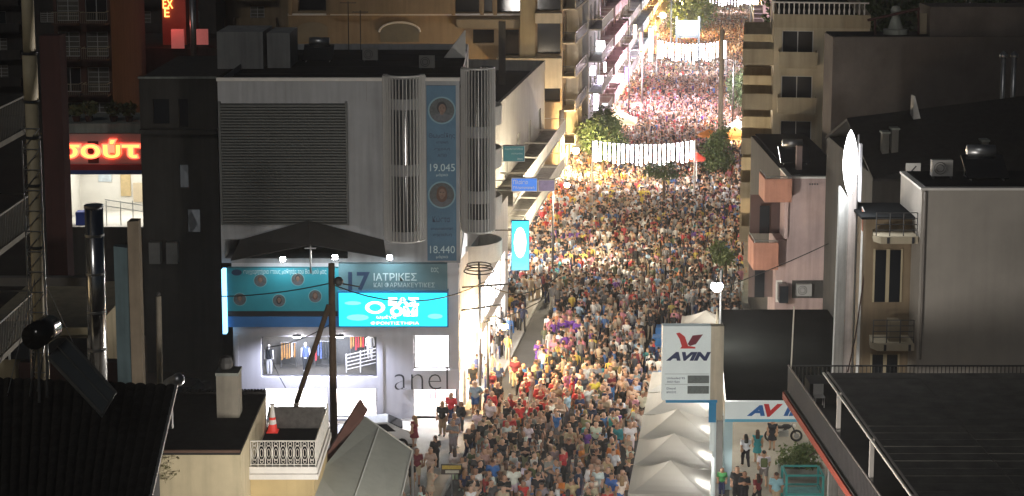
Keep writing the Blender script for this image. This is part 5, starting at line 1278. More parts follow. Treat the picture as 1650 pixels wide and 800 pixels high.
# ------------------------------------------------------------------ clutter on the flat roofs
def aerial(x, y, z, h, lab):
    t = thing('tv_aerial', lab, 'aerial', (x, y, z)); MB().tube((x, y, z), (x, y, z + h), .03, n=6).build('mast', iron, t)
    q = MB().tube((x - .5, y, z + h - .1), (x + .5, y, z + h - .1), .02, n=5)
    for k in range(6): q.tube((x - .45 + .18 * k, y - .3, z + h - .1), (x - .45 + .18 * k, y + .3, z + h - .1), .014, n=4)
    q.build('elements', iron, t)
def acunit(x, y, z, lab, s=1.0):
    t = thing('air_conditioner', lab, 'air conditioner', (x, y, z)); MB().box(x - .45 * s, x + .45 * s, y - .16, y + .16, z + .12, z + .12 + .7 * s).build('case', mat('ac_pale', (.34, .33, .31), .6, .15), t)
    MB().lathe([(0, 0), (.26 * s, 0), (.26 * s, .012), (0, .012)], (0, 0, 0), 14)
    g = MB(); k = 14
    for j in range(k):
        a0, a1 = 2 * math.pi * j / k, 2 * math.pi * (j + 1) / k
        for rr_2 in (.26, .16): g.tube((x - .1 * s + rr_2 * s * math.cos(a0), y - .17, z + .12 + .35 * s + rr_2 * s * math.sin(a0)), (x - .1 * s + rr_2 * s * math.cos(a1), y - .17, z + .12 + .35 * s + rr_2 * s * math.sin(a1)), .014, n=4)
    g.build('fan_grille', iron, t)
    MB().box(x - .4 * s, x - .34 * s, y - .15, y + .15, z, z + .118).box(x + .34 * s, x + .4 * s, y - .15, y + .15, z, z + .118).build('feet', iron, t)
zq = ztop - .35
aerial(Xat(566, 107), 107, zq, 3.3, 'tv aerial on the black roof of the grey office building')
aerial(Xat(585, 108.5), 108.5, zq, 2.6, 'shorter tv aerial on the black roof of the grey office building')
acunit(Xat(600, 103), 103, zq, 'air conditioner on the black roof near the aerials'); acunit(Xat(690, 99), 99, zq, 'air conditioner on the black roof behind the tall banner')
tank(Xat(520, 104), 104, zq, 'solar water heater on the black roof beside the stair heads')
for k in range(5):                       # felt laps on that roof
    y = AY + 2.5 + 3.4 * k; MB().box(xl + .1, xr - .1, y, y + .12, ztop - .348, ztop - .335).build('felt_lap', mat('felt_lap', (.03, .033, .036), .8, .3, 2), ab)
acunit(XH(1530), HY + 2, ZH(303) + .04, 'air conditioner on the roof of the pale side wall house'); tank(XH(1600), HY + 2.6, ZH(303) + .04, 'solar water heater on the roof of the pale side wall house')
zd_ = .35
for i, (px, yy, h_) in enumerate(((1425, 88.5, 1.0), (1440, 88.5, 1.2), (1585, 88.0, .8))):
    zz = 14.4 + (yy - 85.7) * .28; t = thing('roof_chimney', ['short pale chimney on the dark tiled roof', 'taller pale chimney beside the short one on the dark tiled roof', 'squat pale chimney alone on the dark tiled roof'][i], 'chimney', (Xat(px, yy, 250), yy, zz - .3))
    MB().box(Xat(px, yy, 250) - .17, Xat(px, yy, 250) + .17, yy - .25, yy + .25, zz - .4, zz + h_).build('stack', mat('stack_pale', (.14, .135, .12), .9, .2, 1, streak=.3), t); MB().box(Xat(px, yy, 250) - .22, Xat(px, yy, 250) + .22, yy - .32, yy + .32, zz + h_ + .003, zz + h_ + .1).build('cap', concrete, t)
# downpipes and patches on the blank walls
dp = MB().tube((XH(1486), HY - .08, 9), (XH(1486), HY - .08, ZH(309)), .06, n=8).build('downpipe', mat('pipe_grey', (.2, .18, .16), .6, .2), hb)
MB().tube((XP(1338), PYk - .08, 5), (XP(1338), PYk - .08, ZP(290)), .06, n=8).build('downpipe', mat('pipe_pink', (.4, .3, .28), .6, .2), pb)
for i in range(0):
    z = 8.9 + i * 1.1; MB().box(XH(1484), XH(1484) + 11.8, HY - .012, HY - .002, z, z + .018).build('render_joint', mat('joint_dark', (.20, .17, .14), .9, .3, 2), hb)
for px in (460, 590): MB().box(X(px, 150), X(px, 150) + .03, AY - .012, AY - .002, Z(164), Z(133)).build('panel_joint', mat('joint_grey', (.3, .3, .29), .8, .1), ab)
acunit(XP(1296), PYk - .25, ZP(478), 'air conditioner fixed on the pink house wall')
# ------------------------------------------------------------------ tents and stalls
tentw = mattent('tent_white', (.60, .585, .54))
def tent(lab, x, y, W, eave, peak, m_, group=None, rz=SA, valance=.28, lit=0, lc=(1, .9, .75), name='market_tent', legs=True):
    t = thing(name, lab, 'tent', (x, y, 0), rz, group)
    r = W / 2; q = MB(); n = 6
    prof = [(r * (1 - s_), eave + (peak - eave) * (s_ ** 1.35)) for s_ in [i / n for i in range(n + 1)]]
    for (ax, ay) in ((1, 0), (0, 1), (-1, 0), (0, -1)):
        px_2, py_2 = -ay, ax
        for (r0, z0), (r1, z1) in zip(prof[:-1], prof[1:]):
            a = (ax * r0 - px_2 * r0, ay * r0 - py_2 * r0, z0); b = (ax * r0 + px_2 * r0, ay * r0 + py_2 * r0, z0)
            c = (ax * r1 + px_2 * r1, ay * r1 + py_2 * r1, z1); d = (ax * r1 - px_2 * r1, ay * r1 - py_2 * r1, z1)
            q.face(a, b, c, d)
    q.build('roof', m_, t, local=True)
    v = MB()
    for (ax, ay) in ((1, 0), (0, 1), (-1, 0), (0, -1)):
        px_2, py_2 = -ay, ax
        for k in range(8):
            s0, s1 = -1 + k / 4, -1 + (k + 1) / 4; dz = valance * (1 + .15 * (k % 2))
            v.face((ax * r + px_2 * r * s0, ay * r + py_2 * r * s0, eave), (ax * r + px_2 * r * s1, ay * r + py_2 * r * s1, eave), (ax * r + px_2 * r * s1, ay * r + py_2 * r * s1, eave - valance), (ax * r + px_2 * r * s0, ay * r + py_2 * r * s0, eave - valance))
    v.build('valance', m_, t, local=True)
    if legs:
        for sx_ in (-1, 1):
            for sy_ in (-1, 1): MB().tube((sx_ * (r - .05), sy_ * (r - .05), 0), (sx_ * (r - .05), sy_ * (r - .05), eave + .02), .03, n=6).build('leg', trimw, t, local=True)
    if lit:
        b = MB().ball((r * .8, -r * .2, eave - .25), .12, 10).build('bulb', bulbw, t, local=True)
        d = bpy.data.lights.new('tent_light', 'POINT'); d.energy = lit; d.color = lc; d.shadow_soft_size = .15
        o = bpy.data.objects.new('tent_light', d); COL.objects.link(o); o.parent = t; o.location = (0, 0, eave - .2)
    return t
TENTW = -3.25
tent_y = [gr(1090, 742, 3.25)[1] + 3.75 * k for k in range(5)]; print('TENT', tent_y)
for i, y in enumerate(tent_y):
    tent('white peaked market tent, %s in the row beside the station price sign' % ['first', 'second', 'third', 'fourth', 'last'][i], wx(TENTW, y), y, 3.6, 2.25, 3.25, tentw, 'row of white market tents', lit=22)
P = gr(998, 236); tent('lit cream market tent standing in the crowd beyond the light curtain', P[0], 186, 4.0, 2.4, 3.7, mattent('tent_cream', (.72, .64, .44)), lit=500, lc=(1, .92, .75))
tent('white market tent past the row, above blue stall tables', wx(-2.4, 103), 103, 3.0, 2.2, 3.0, tentw, lit=30)
P = gr(1180, 218); tent('orange lit market tent on the right pavement', wx(-1.4, 176), 176, 2.8, 2.3, 3.2, mattent('tent_orange', (.7, .36, .14)), lit=300, lc=(1, .7, .4))
tent('white lit tent behind the orange one', wx(-1.2, 181), 181, 2.8, 2.3, 3.3, tentw, lit=300)
tent('pale tent by the dark hedge on the right pavement', wx(-.9, 207), 207, 2.8, 2.3, 3.3, tentw, lit=200)
blue_cloth = mat('stall_blue', (.05, .22, .55), .7, .12, 1.5)
for i, (w, y) in enumerate(((-4.8, 106.5), (-4.9, 104.2), (-5.0, 101.6))):
    t = thing('stall_table', ['folding table with blue cloth at the far end of the stall row', 'middle folding table with blue cloth in the stall row', 'folding table with blue cloth nearest the white tents'][i], 'table', (wx(w, y), y, 0), SA, 'blue stall tables')
    MB().box(-.8, .8, -.5, .5, .95, 1.02).build('table_top', blue_cloth, t, local=True)
    MB().box(-.82, .82, -.52, -.5, .45, 1.03).build('cloth', blue_cloth, t, local=True)
    for a in (-.72, .72):
        for b in (-.42, .42): MB().tube((a, b, 0), (a, b, .95), .025, n=6).build('leg', steel, t, local=True)
def parasol(lab, x, y, r, h, m_):
    t = thing('parasol', lab, 'parasol', (x, y, 0)); MB().tube((x, y, 0), (x, y, h), .04, n=6).build('pole', trimw, t)
    q = MB(); k = 8
    for i in range(k):
        a0, a1 = 2 * math.pi * i / k, 2 * math.pi * (i + 1) / k
        q.face((x, y, h), (x + r * math.cos(a0), y + r * math.sin(a0), h - .55), (x + r * math.cos(a1), y + r * math.sin(a1), h - .55))
        q.face((x + r * math.cos(a0), y + r * math.sin(a0), h - .55), (x + r * math.cos(a1), y + r * math.sin(a1), h - .55), (x + r * math.cos(a1), y + r * math.sin(a1), h - .75), (x + r * math.cos(a0), y + r * math.sin(a0), h - .75))
    q.build('canopy', m_, t)
parasol('orange parasol on the right of the light curtain', wx(-3.9, 168), 168, 1.1, 4.2, mat('parasol_orange', (.75, .28, .06), .7, .05)); parasol('red parasol beside the orange one', wx(-4.6, 153), 153, .8, 4.4, mat('parasol_red', (.65, .07, .04), .7, .05))
0 and parasol('coral parasol left of the orange lit crowd', wx(-12.8, 139), 139, 1.5, 2.9, mat('parasol_coral', (.7, .20, .10), .7, .05))

# ------------------------------------------------------------------ trees
LEAF = [matleaf('leaf_dark', (.03, .06, .02), (.07, .11, .035)), matleaf('leaf_light', (.07, .11, .03), (.15, .19, .06))]
def tree(lab, x, y, h, rx, rz_, zc, n, lm, ls=.16, seed=1, cat='tree', name='street_tree'):
    t = thing(name, lab, cat, (x, y, 0)); r_ = np.random.default_rng(seed); tr_ = MB()
    tr_.tube((x, y, 0), (x + .05, y, zc - rz_ * .3), .16, .1, 9)
    for k in range(6):
        a = r_.random() * 6.28; e = (x + rx * .7 * math.cos(a), y + rx * .7 * math.sin(a), zc + rz_ * r_.uniform(-.1, .6)); tr_.tube((x + .05, y, zc - rz_ * .4), e, .06, .02, 6)
    tr_.build('trunk', wood, t)
    cl = r_.normal(size=(26, 3)); cl /= np.linalg.norm(cl, axis=1)[:, None]; cl *= (r_.random((26, 1)) ** .33) * np.array((rx, rx, rz_)) * .78
    c = cl[r_.integers(0, 26, n)] + r_.normal(size=(n, 3)) * np.array((rx, rx, rz_)) * .17 + np.array((x, y, zc))
    a = r_.normal(size=(n, 3)); a /= np.linalg.norm(a, axis=1)[:, None]; b = np.cross(a, r_.normal(size=(n, 3))); b /= np.linalg.norm(b, axis=1)[:, None]
    s_ = ls * r_.uniform(.6, 1.3, (n, 1)); v = np.stack([c - a * s_, c + b * s_ * .5, c + a * s_, c - b * s_ * .5], 1).reshape(-1, 3)
    m_ = MB(); m_.v = v.tolist(); m_.f = [(4 * i, 4 * i + 1, 4 * i + 2, 4 * i + 3) for i in range(n)]
    m_.build('crown', lm, t)
q = gr(935, 322); tree('leafy tree lit by the orange sodium lamp on the left pavement', wx(-13.6, 160), 160, 6, 2.5, 2.4, 4.6, 3800, LEAF[0], .17, 3)
tree('second leafy tree behind the orange lit pole', wx(-14.4, 168), 168, 6, 2.2, 2.2, 4.6, 2600, LEAF[0], .17, 4)
tree('dense dark green rounded tree on the right pavement', wx(-2.6, 160), 160, 7, 1.75, 2.7, 3.4, 4200, LEAF[0], .16, 5)
tree('small dark tree behind the tall bare pole', wx(-1.3, 196), 196, 6, 1.5, 2.6, 4.4, 1800, LEAF[0], .18, 6)
tree('small green tree on the right pavement before the pink house', wx(-1.5, 119), 119, 4, 1.2, 1.0, 2.9, 1500, LEAF[1], .12, 7)
tree('big dark tree behind the floodlit stage', wx(-9.5, 272), 272, 10, 4.2, 4.5, 7.0, 4500, LEAF[0], .3, 8)
tree('yellowish lit tree at the far end of the street', wx(-9, 300), 300, 9, 4.0, 4.0, 7, 3000, LEAF[0], .3, 9)
tree('small tree whose crown hides the foot of the light curtain', wx(-7.2, 146), 146, 4.6, 2.1, .8, 4.0, 1600, LEAF[0], .12, 10)
BX, BYY, _ = gr(1288, 768); tree('leafy bush beside the station planter', BX, BYY, 2, 1.1, .8, 1.0, 1600, LEAF[1], .10, 12, 'bush', 'bush')
for i in range(14):
    x = 24 + i * 2.6; tree('dark tree in the row behind the balustraded roof', x, 150 + 3 * math.sin(i * 2), 18, 2.6, 4.5, 16.0, 1300, LEAF[0], .35, 40 + i) if i < 8 else None
for o in bpy.data.objects:
    if o.get('label') == 'dark tree in the row behind the balustraded roof': o['group'] = 'dark trees behind the roofs'

# ------------------------------------------------------------------ vehicles and small things
def car(lab, x, y, rz, col):
    t = thing('parked_car', lab, 'car', (x, y, 0), rz)
    paint = mat('car_paint_%s' % lab[:5], col, .3, .03, coat=.6)
    prof = [(-2.05, .35), (-2.1, .6), (-2.0, .85), (-1.3, .95), (-.75, 1.38), (.55, 1.45), (1.35, 1.05), (2.0, .9), (2.1, .6), (2.05, .32)]
    b = MB(); hw = .85; n = len(prof)
    for (sx_, (xx, zz)) in [(s_, p) for s_ in (-1, 1) for p in prof]: b.v.append((xx, sx_ * (hw - (.16 if zz > 1.0 else 0)), zz))
    for i in range(n):
        j = (i + 1) % n; b.f.append((i, j, n + j, n + i))
    b.f.append(tuple(range(n - 1, -1, -1))); b.f.append(tuple(range(n, 2 * n)))
    b.build('body', paint, t, local=True)
    MB().hexa([(-1.28, -.66, 1.0), (-.78, -.6, 1.36), (-.78, .6, 1.36), (-1.28, .66, 1.0), (-1.33, -.66, 1.02), (-.83, -.6, 1.39), (-.83, .6, 1.39), (-1.33, .66, 1.02)]).build('rear_window', glassd, t, local=True)
    MB().hexa([(1.3, -.66, 1.08), (.6, -.6, 1.42), (.6, .6, 1.42), (1.3, .66, 1.08), (1.36, -.66, 1.1), (.66, -.6, 1.45), (.66, .6, 1.45), (1.36, .66, 1.1)]).build('windscreen', glassd, t, local=True)
    for s_ in (-1, 1):
        MB().hexa([(-1.0, s_ * .79, 1.0), (1.0, s_ * .79, 1.0), (.55, s_ * .71, 1.36), (-.7, s_ * .71, 1.36), (-1.0, s_ * .86, 1.0), (1.0, s_ * .86, 1.0), (.55, s_ * .73, 1.36), (-.7, s_ * .73, 1.36)]).build('side_window', glassd, t, local=True)
        for xx in (-1.3, 1.32):
            w = MB().tube((xx, s_ * .68, .31), (xx, s_ * .9, .31), .31, n=16).build('wheel', cb, t, local=True); MB().tube((xx, s_ * .89, .31), (xx, s_ * .91, .31), .18, n=12).build('rim', steel, w, local=True)
        MB().ball((2.02, s_ * .62, .74), .11, 8, (.5, 1.4, .8)).build('headlight', trimw, t, local=True)
    return t
car('white parked car in front of the bright clothes shop', X(616, 700), 87.0, R(4), (.75, .75, .76))
car('dark parked car in the unlit yard', Xat(292, 94), 93.5, R(80), (.02, .02, .025))
mt_ = thing('motorcycle', 'dark motorcycle parked under the station canopy', 'motorcycle', (gr(1262, 712)[0], gr(1262, 712)[1], 0))
c = gr(1262, 712)[:2]
for i, dx in enumerate((-.68, .68)):
    w = MB(); k = 18
    for j in range(k):
        a0, a1 = 2 * math.pi * j / k, 2 * math.pi * (j + 1) / k
        w.tube((c[0] + dx + .27 * math.cos(a0), c[1], .33 + .27 * math.sin(a0)), (c[0] + dx + .27 * math.cos(a1), c[1], .33 + .27 * math.sin(a1)), .06, n=6)
    wo = w.build('wheel', cb, mt_); MB().tube((c[0] + dx, c[1] - .05, .33), (c[0] + dx, c[1] + .05, .33), .14, n=12).build('hub', steel, wo)
MB().tube((c[0] + .68, c[1], .33), (c[0] + .42, c[1], .95), .04).tube((c[0] - .68, c[1], .33), (c[0] - .1, c[1], .55), .04).tube((c[0] - .1, c[1], .55), (c[0] + .42, c[1], .85), .05).build('frame', iron, mt_)
MB().box(c[0] - .25, c[0] + .25, c[1] - .14, c[1] + .14, .32, .62).build('engine', steel, mt_)
MB().ball((c[0] + .15, c[1], .82), .2, 10, (1.4, .8, .7)).build('fuel_tank', cb, mt_); MB().box(c[0] - .75, c[0] - .05, c[1] - .13, c[1] + .13, .74, .84).build('seat', cb, mt_)
MB().tube((c[0] + .38, c[1] - .36, 1.02), (c[0] + .38, c[1] + .36, 1.02), .02).build('handlebar', steel, mt_); MB().ball((c[0] + .55, c[1], .86), .1, 8).build('headlight', trimw, mt_)
ks = thing('glass_kiosk', 'teal framed glass display cabinet beside the station bush', 'kiosk', gr(1280, 825))
tealf = mat('teal_frame', (.05, .35, .34), .5, .1)
fr = MB(); k0_ = (gr(1266, 830)[0], gr(1266, 830)[1]); k1_ = (k0_[0] + 1.7, k0_[1] + 1.3)
for x in (k0_[0], k1_[0]):
    for y in (k0_[1], k1_[1]): fr.box(x - .05, x + .05, y - .05, y + .05, 0, 1.9)
for z in (.05, 1.0, 1.9):
    fr.box(k0_[0] + .05, k1_[0] - .05, k0_[1] - .04, k0_[1] + .04, z - .04, z + .04).box(k0_[0] - .04, k0_[0] + .04, k0_[1] + .05, k1_[1] - .05, z - .04, z + .04).box(k1_[0] - .04, k1_[0] + .04, k0_[1] + .05, k1_[1] - .05, z - .04, z + .04).box(k0_[0] + .05, k1_[0] - .05, k1_[1] - .04, k1_[1] + .04, z - .04, z + .04)
fr.build('frame', tealf, ks)
MB().box(k0_[0] + .06, k1_[0] - .06, k0_[1] + .06, k1_[1] - .06, .1, .9).build('counter', mat('kiosk_aqua', (.16, .42, .42), .5, .3, 3, emit=.03, ecol=(.3, .9, .9)), ks)
MB().box(k0_[0] + .06, k1_[0] - .06, k0_[1] - .01, k0_[1] + .01, 1.05, 1.85).build('pane', glassc, ks)
pl = thing('planter', 'long stone planter under the station bush', 'planter', (BX, BYY, 0)); MB().box(BX - 1.0, BX + 1.2, BYY - .5, BYY + .5, 0.01, .55).build('trough', concrete, pl); MB().box(BX - .92, BX + 1.12, BYY - .42, BYY + .42, .551, .57).build('soil', wood, pl)
yb_ = thing('street_sign', 'small black and yellow notice board on a post in the crowd', 'sign', gr(728, 800)); a = gr(728, 800); q = at(728, 756, a[1])
MB().tube((a[0], a[1], 0), (a[0], a[1], q[2] + .3), .03).build('post', steel, yb_); MB().box(a[0] - .5, a[0] + .5, a[1] - .08, a[1] - .03, q[2] - .24, q[2] + .26).build('board', mat('board_black', (.03, .025, .02), .5, .3, 3), yb_)
MB().box(a[0] - .45, a[0] + .45, a[1] - .092, a[1] - .083, q[2] + .02, q[2] + .2).build('yellow_band', mat('board_yellow', (.5, .36, .05), .5, .3, 6), yb_); MB().box(a[0] - .3, a[0] + .35, a[1] - .092, a[1] - .083, q[2] - .18, q[2] - .04).build('white_band', mat('board_white', (.5, .5, .42), .5, .3, 6), yb_)

# ------------------------------------------------------------------ people
def surfnet(f, lo, hi, h):
    lo = np.array(lo); n = np.ceil((np.array(hi) - lo) / h).astype(int) + 1
    g = np.stack(np.meshgrid(*[lo[i] + h * np.arange(n[i]) for i in range(3)], indexing='ij'), -1)
    d = f(g.reshape(-1, 3)).reshape(n); s = d < 0
    nc = n - 1; acc = np.zeros((*nc, 3)); cnt = np.zeros(nc)
    for ax in range(3):
        o = [i for i in range(3) if i != ax]
        for e1 in (0, 1):
            for e2 in (0, 1):
                sl0 = [None] * 3; sl1 = [None] * 3
                sl0[ax] = slice(0, nc[ax]); sl1[ax] = slice(1, nc[ax] + 1)
                for oo, e in zip(o, (e1, e2)): sl0[oo] = sl1[oo] = slice(e, e + nc[oo])
                d0, d1 = d[tuple(sl0)], d[tuple(sl1)]; cr_ = (d0 < 0) != (d1 < 0)
                t = np.where(cr_, d0 / np.where(cr_, d0 - d1, 1), 0)
                off = np.zeros((*nc, 3)); off[..., ax] = t
                for oo, e in zip(o, (e1, e2)): off[..., oo] = e
                acc += off * cr_[..., None]; cnt += cr_
    act = cnt > 0; idx = -np.ones(nc, int); idx[act] = np.arange(act.sum())
    base = np.stack(np.meshgrid(*[np.arange(k) for k in nc], indexing='ij'), -1)[act]
    v = lo + h * (base + acc[act] / cnt[act][:, None]); F = []
    for ax in range(3):
        b, c = (ax + 1) % 3, (ax + 2) % 3
        sl0 = [slice(None)] * 3; sl1 = [slice(None)] * 3; sl0[ax] = slice(0, n[ax] - 1); sl1[ax] = slice(1, n[ax])
        for oo in (b, c): sl0[oo] = slice(1, n[oo] - 1); sl1[oo] = slice(1, n[oo] - 1)
        s0, s1 = s[tuple(sl0)], s[tuple(sl1)]; w = np.argwhere(s0 != s1)
        if not len(w): continue
        fl_ = s0[tuple(w.T)]; p = w.copy(); p[:, b] += 1; p[:, c] += 1
        def gi(db, dc):
            r = p.copy(); r[:, b] += db; r[:, c] += dc; return idx[tuple(r.T)]
        q = np.stack([gi(-1, -1), gi(0, -1), gi(0, 0), gi(-1, 0)], 1); q[~fl_] = q[~fl_][:, ::-1]; F.append(q)
    return v, np.concatenate(F)
def caps_d(P, caps, k=28.0):
    acc = 0
    for a, b, ra, rb in caps:
        a, b = np.array(a), np.array(b); ab_ = b - a; t = np.clip(((P - a) @ ab_) / (ab_ @ ab_ + 1e-9), 0, 1)
        dd = np.linalg.norm(P - a - t[:, None] * ab_, axis=1) - (ra + (rb - ra) * t); acc = acc + np.exp(-k * np.clip(dd, -2, 2))
    return -np.log(acc) / k
def skel(pose, female):
    sh = .175 if female else .195; z = 1.40; L = {}
    legs = []
    for s_, sw in ((-1, pose.get('sl', 0)), (1, pose.get('sr', 0))):
        hip = (s_ * .09, 0, .92); kn = (s_ * .10, sw * .5 + (.05 if sw else .01), .50 + abs(sw) * .03); an_ = (s_ * .10, sw * .9 - (.08 if sw < 0 else 0), .085 + (.06 if sw < 0 else 0)); toe = (s_ * .115, an_[1] + .15, an_[2] - .045)
        legs.append((hip, kn, an_, toe))
    arms = []
    for s_, key in ((-1, 'al'), (1, 'ar')):
        el, wr = pose.get(key, ((.07, -.02, -.29), (.05, .06, -.53)))
        sp_ = np.array((s_ * sh, 0, z)); f_ = np.array((s_, 1, 1))
        e, w = sp_ + np.array(el) * f_, sp_ + np.array(wr) * f_; d = (w - e) / np.linalg.norm(w - e); hd = w + d * .09
        arms.append((tuple(sp_), tuple(e), tuple(w), tuple(hd)))
    return legs, arms, sh
POSES = {'standing': {}, 'walking': dict(sl=.22, sr=-.2, al=((.06, -.12, -.26), (.05, -.08, -.5)), ar=((.06, .1, -.26), (.05, .24, -.46))),
         'arm raised': dict(ar=((.05, .2, -.1), (-.02, .3, .16))), 'arms folded': dict(al=((.08, .04, -.28), (-.16, .22, -.24)), ar=((.08, .04, -.28), (-.14, .24, -.19))),
         'hand on hip': dict(ar=((.17, -.06, -.25), (.0, .06, -.42))), 'hands forward': dict(al=((.06, .02, -.29), (-.05, .26, -.2)), ar=((.06, .02, -.29), (-.06, .26, -.19)))}
def mesh_of(f, lo, hi, h, nm, m_):
    v, F = surfnet(f, lo, hi, h); me = bpy.data.meshes.new(nm); me.from_pydata(v.tolist(), [], F.tolist()); me.materials.append(m_)
    me.polygons.foreach_set('use_smooth', [True] * len(me.polygons)); me.update(); return me
M_SKIN, M_CLOTH, M_HAIR = matobj('skin', .55, .05), matobj('cloth', .9, .12), matobj('hair', .6, .2)
LO, HI = (-.55, -.45, -.03), (.55, .5, 1.8)
def make_person(pose, female, bottom, hair, sleeve):
    legs, arms, sh = skel(POSES[pose], female); hw = .095 if female else .085
    torso = [((-hw, 0, .95), (hw, 0, .95), .105, .105), ((0, 0, .95), (0, 0, 1.2), .115 if not female else .1, .12), ((-.09, .015, 1.25), (.09, .015, 1.25), .105, .105), ((-sh + .03, 0, 1.40), (sh - .03, 0, 1.40), .062, .062)]
    if female: torso.append(((-.07, .07, 1.26), (.07, .07, 1.26), .055, .055))
    neck = [((0, -.01, 1.40), (0, .01, 1.54), .055, .05)]
    head = [((0, .015, 1.56), (0, .0, 1.64), .075, .09), ((0, .075, 1.545), (0, .07, 1.6), .03, .03), ((0, .1, 1.585), (0, .085, 1.625), .016, .01), ((-.085, 0, 1.6), (-.085, 0, 1.62), .02, .02), ((.085, 0, 1.6), (.085, 0, 1.62), .02, .02)]
    leg_c = []; leg_t = []; leg_s = []
    for hip, kn, an_, toe in legs:
        leg_c += [(hip, kn, .085, .056), (kn, an_, .054, .036), (an_, toe, .042, .036)]; leg_t += [(hip, kn, .088, .062)]; leg_s += [(kn, an_, .06, .05)]
    arm_c = []; slv = []
    for s_, e, w, hd in arms:
        arm_c += [(s_, e, .05, .038), (e, w, .038, .027), (w, hd, .03, .034), (w, tuple(np.array(w) * .4 + np.array(hd) * .6 + np.array((0, .035, .01))), .016, .014)]
        mid_ = tuple(np.array(s_) * .35 + np.array(e) * .65); slv += [(s_, mid_ if sleeve == 'short' else (e if sleeve == 'long' else s_), .058, .056)] + ([(e, w, .048, .038)] if sleeve == 'long' else [])
    body_c = torso + neck + head + leg_c + arm_c
    P = {}
    P['body'] = mesh_of(lambda q: caps_d(q, body_c, 34), LO, HI, .027, 'person_body', M_SKIN)
    hem = .86 if bottom != 'dress' else .55
    def shirt(q):
        d = caps_d(q, torso + slv, 34) - .016
        if bottom == 'dress': d = np.minimum(d, np.maximum(np.hypot(q[:, 0], q[:, 1]) - (.135 + (1.0 - q[:, 2]) * .22), q[:, 2] - 1.02))
        return np.maximum(np.maximum(d, hem - q[:, 2]), np.maximum(q[:, 2] - 1.455, .085 - np.linalg.norm(q - np.array((0, .03, 1.5)), axis=1)))
    P['top'] = mesh_of(shirt, LO, HI, .027, 'shirt', M_CLOTH)
    if bottom != 'dress':
        zb = {'trousers': .07, 'shorts': .50, 'skirt': .48}[bottom]
        def trs(q):
            d = caps_d(q, [torso[0]] + leg_t + (leg_s if bottom == 'trousers' else []), 34) - .014
            if bottom == 'skirt': d = np.minimum(d, np.hypot(q[:, 0], q[:, 1]) - (.14 + (.95 - q[:, 2]) * .2))
            return np.maximum(np.maximum(d, zb - q[:, 2]), q[:, 2] - .97)
        P['bottom'] = mesh_of(trs, LO, HI, .027, bottom, M_CLOTH)
    feet = [(an_, toe, .05, .044) for _, _, an_, toe in legs]
    P['shoes'] = mesh_of(lambda q: np.maximum(caps_d(q, feet, 40), q[:, 2] - .13), LO, (.5, .5, .3), .027, 'shoes', M_CLOTH)
    def hr(q):
        d = caps_d(q, [((0, .0, 1.6), (0, -.01, 1.645), .082, .094)], 34)
        if hair == 'long': d = np.minimum(d, caps_d(q, [((-.04, -.07, 1.6), (-.05, -.11, 1.33), .06, .05), ((.04, -.07, 1.6), (.05, -.11, 1.33), .06, .05)], 30))
        if hair == 'tied': d = np.minimum(d, caps_d(q, [((0, -.1, 1.66), (0, -.15, 1.5), .045, .03)], 30))
        cut = np.where(q[:, 2] > 1.665, -1, q[:, 1] - .035) if hair != 'cap' else np.where(q[:, 2] > 1.65, -1, 1)
        return np.maximum(d, np.maximum(cut, (1.56 if hair == 'short' else 1.2) - q[:, 2]))
    P['hair'] = mesh_of(hr, (-.25, -.3, 1.15), (.25, .25, 1.82), .022, 'hair', M_HAIR)
    return P
KINDS = [('standing', 0, 'trousers', 'short', 'short'), ('standing', 1, 'dress', 'long', 'none'), ('walking', 0, 'shorts', 'short', 'short'), ('walking', 1, 'trousers', 'long', 'short'),
         ('arm raised', 0, 'shorts', 'short', 'short'), ('arm raised', 1, 'skirt', 'tied', 'none'), ('arms folded', 0, 'trousers', 'short', 'short'), ('arms folded', 1, 'trousers', 'tied', 'short'),
         ('hand on hip', 1, 'shorts', 'long', 'none'), ('hand on hip', 0, 'shorts', 'cap', 'short'), ('hands forward', 0, 'trousers', 'short', 'long'), ('hands forward', 1, 'dress', 'tied', 'short'), ('standing', 1, 'trousers', 'long', 'long')]
PMESH = [make_person(*k) for k in KINDS]
COLS = {'black': (.013, .013, .015), 'white': (.72, .71, .69), 'grey': (.22, .22, .23), 'beige': (.46, .37, .26), 'navy': (.02, .03, .09), 'blue': (.05, .16, .42), 'red': (.50, .04, .04), 'pink': (.60, .22, .28), 'olive': (.10, .11, .05), 'yellow': (.60, .46, .06),
        'orange': (.62, .20, .04), 'purple': (.16, .05, .34), 'teal': (.04, .30, .30), 'maroon': (.16, .02, .03), 'azure': (.30, .44, .58), 'charcoal': (.06, .06, .065), 'khaki': (.30, .22, .12), 'green': (.06, .26, .09), 'brown': (.12, .06, .03)}
TOPW = [('black', 28), ('white', 26), ('grey', 11), ('beige', 15), ('navy', 6), ('blue', 3), ('red', 4), ('pink', 4), ('olive', 4), ('yellow', 1.5), ('orange', 2), ('purple', 1), ('teal', 1), ('maroon', 3), ('azure', 4), ('charcoal', 6)]
BOTW = [('black', 30), ('navy', 18), ('blue', 10), ('beige', 10), ('khaki', 10), ('white', 8), ('grey', 8), ('charcoal', 8)]
SKINS = [(.50, .30, .20), (.42, .24, .15), (.56, .36, .25), (.34, .18, .11)]
HAIRS = [('black', (.012, .01, .009)), ('brown', (.035, .018, .01)), ('chestnut', (.08, .04, .02)), ('fair', (.26, .16, .07)), ('grey', (.28, .27, .26))]
pick = lambda W, r: r.choices([a for a, _ in W], [b for _, b in W])[0]
USED = set()
def zone(w, y):
    if w > -.4: return 'on station forecourt'
    if w > -6.2: return 'by market tents' if y < 97 else 'near blue tables'
    if w < -13.2: return 'by clothes shop'
    b = int((y - 76) // 7)
    return ['near notice board', 'near white car', 'off shop corner', 'near blade sign'][max(0, min(3, b))] if w < -10 else 'in mid street'
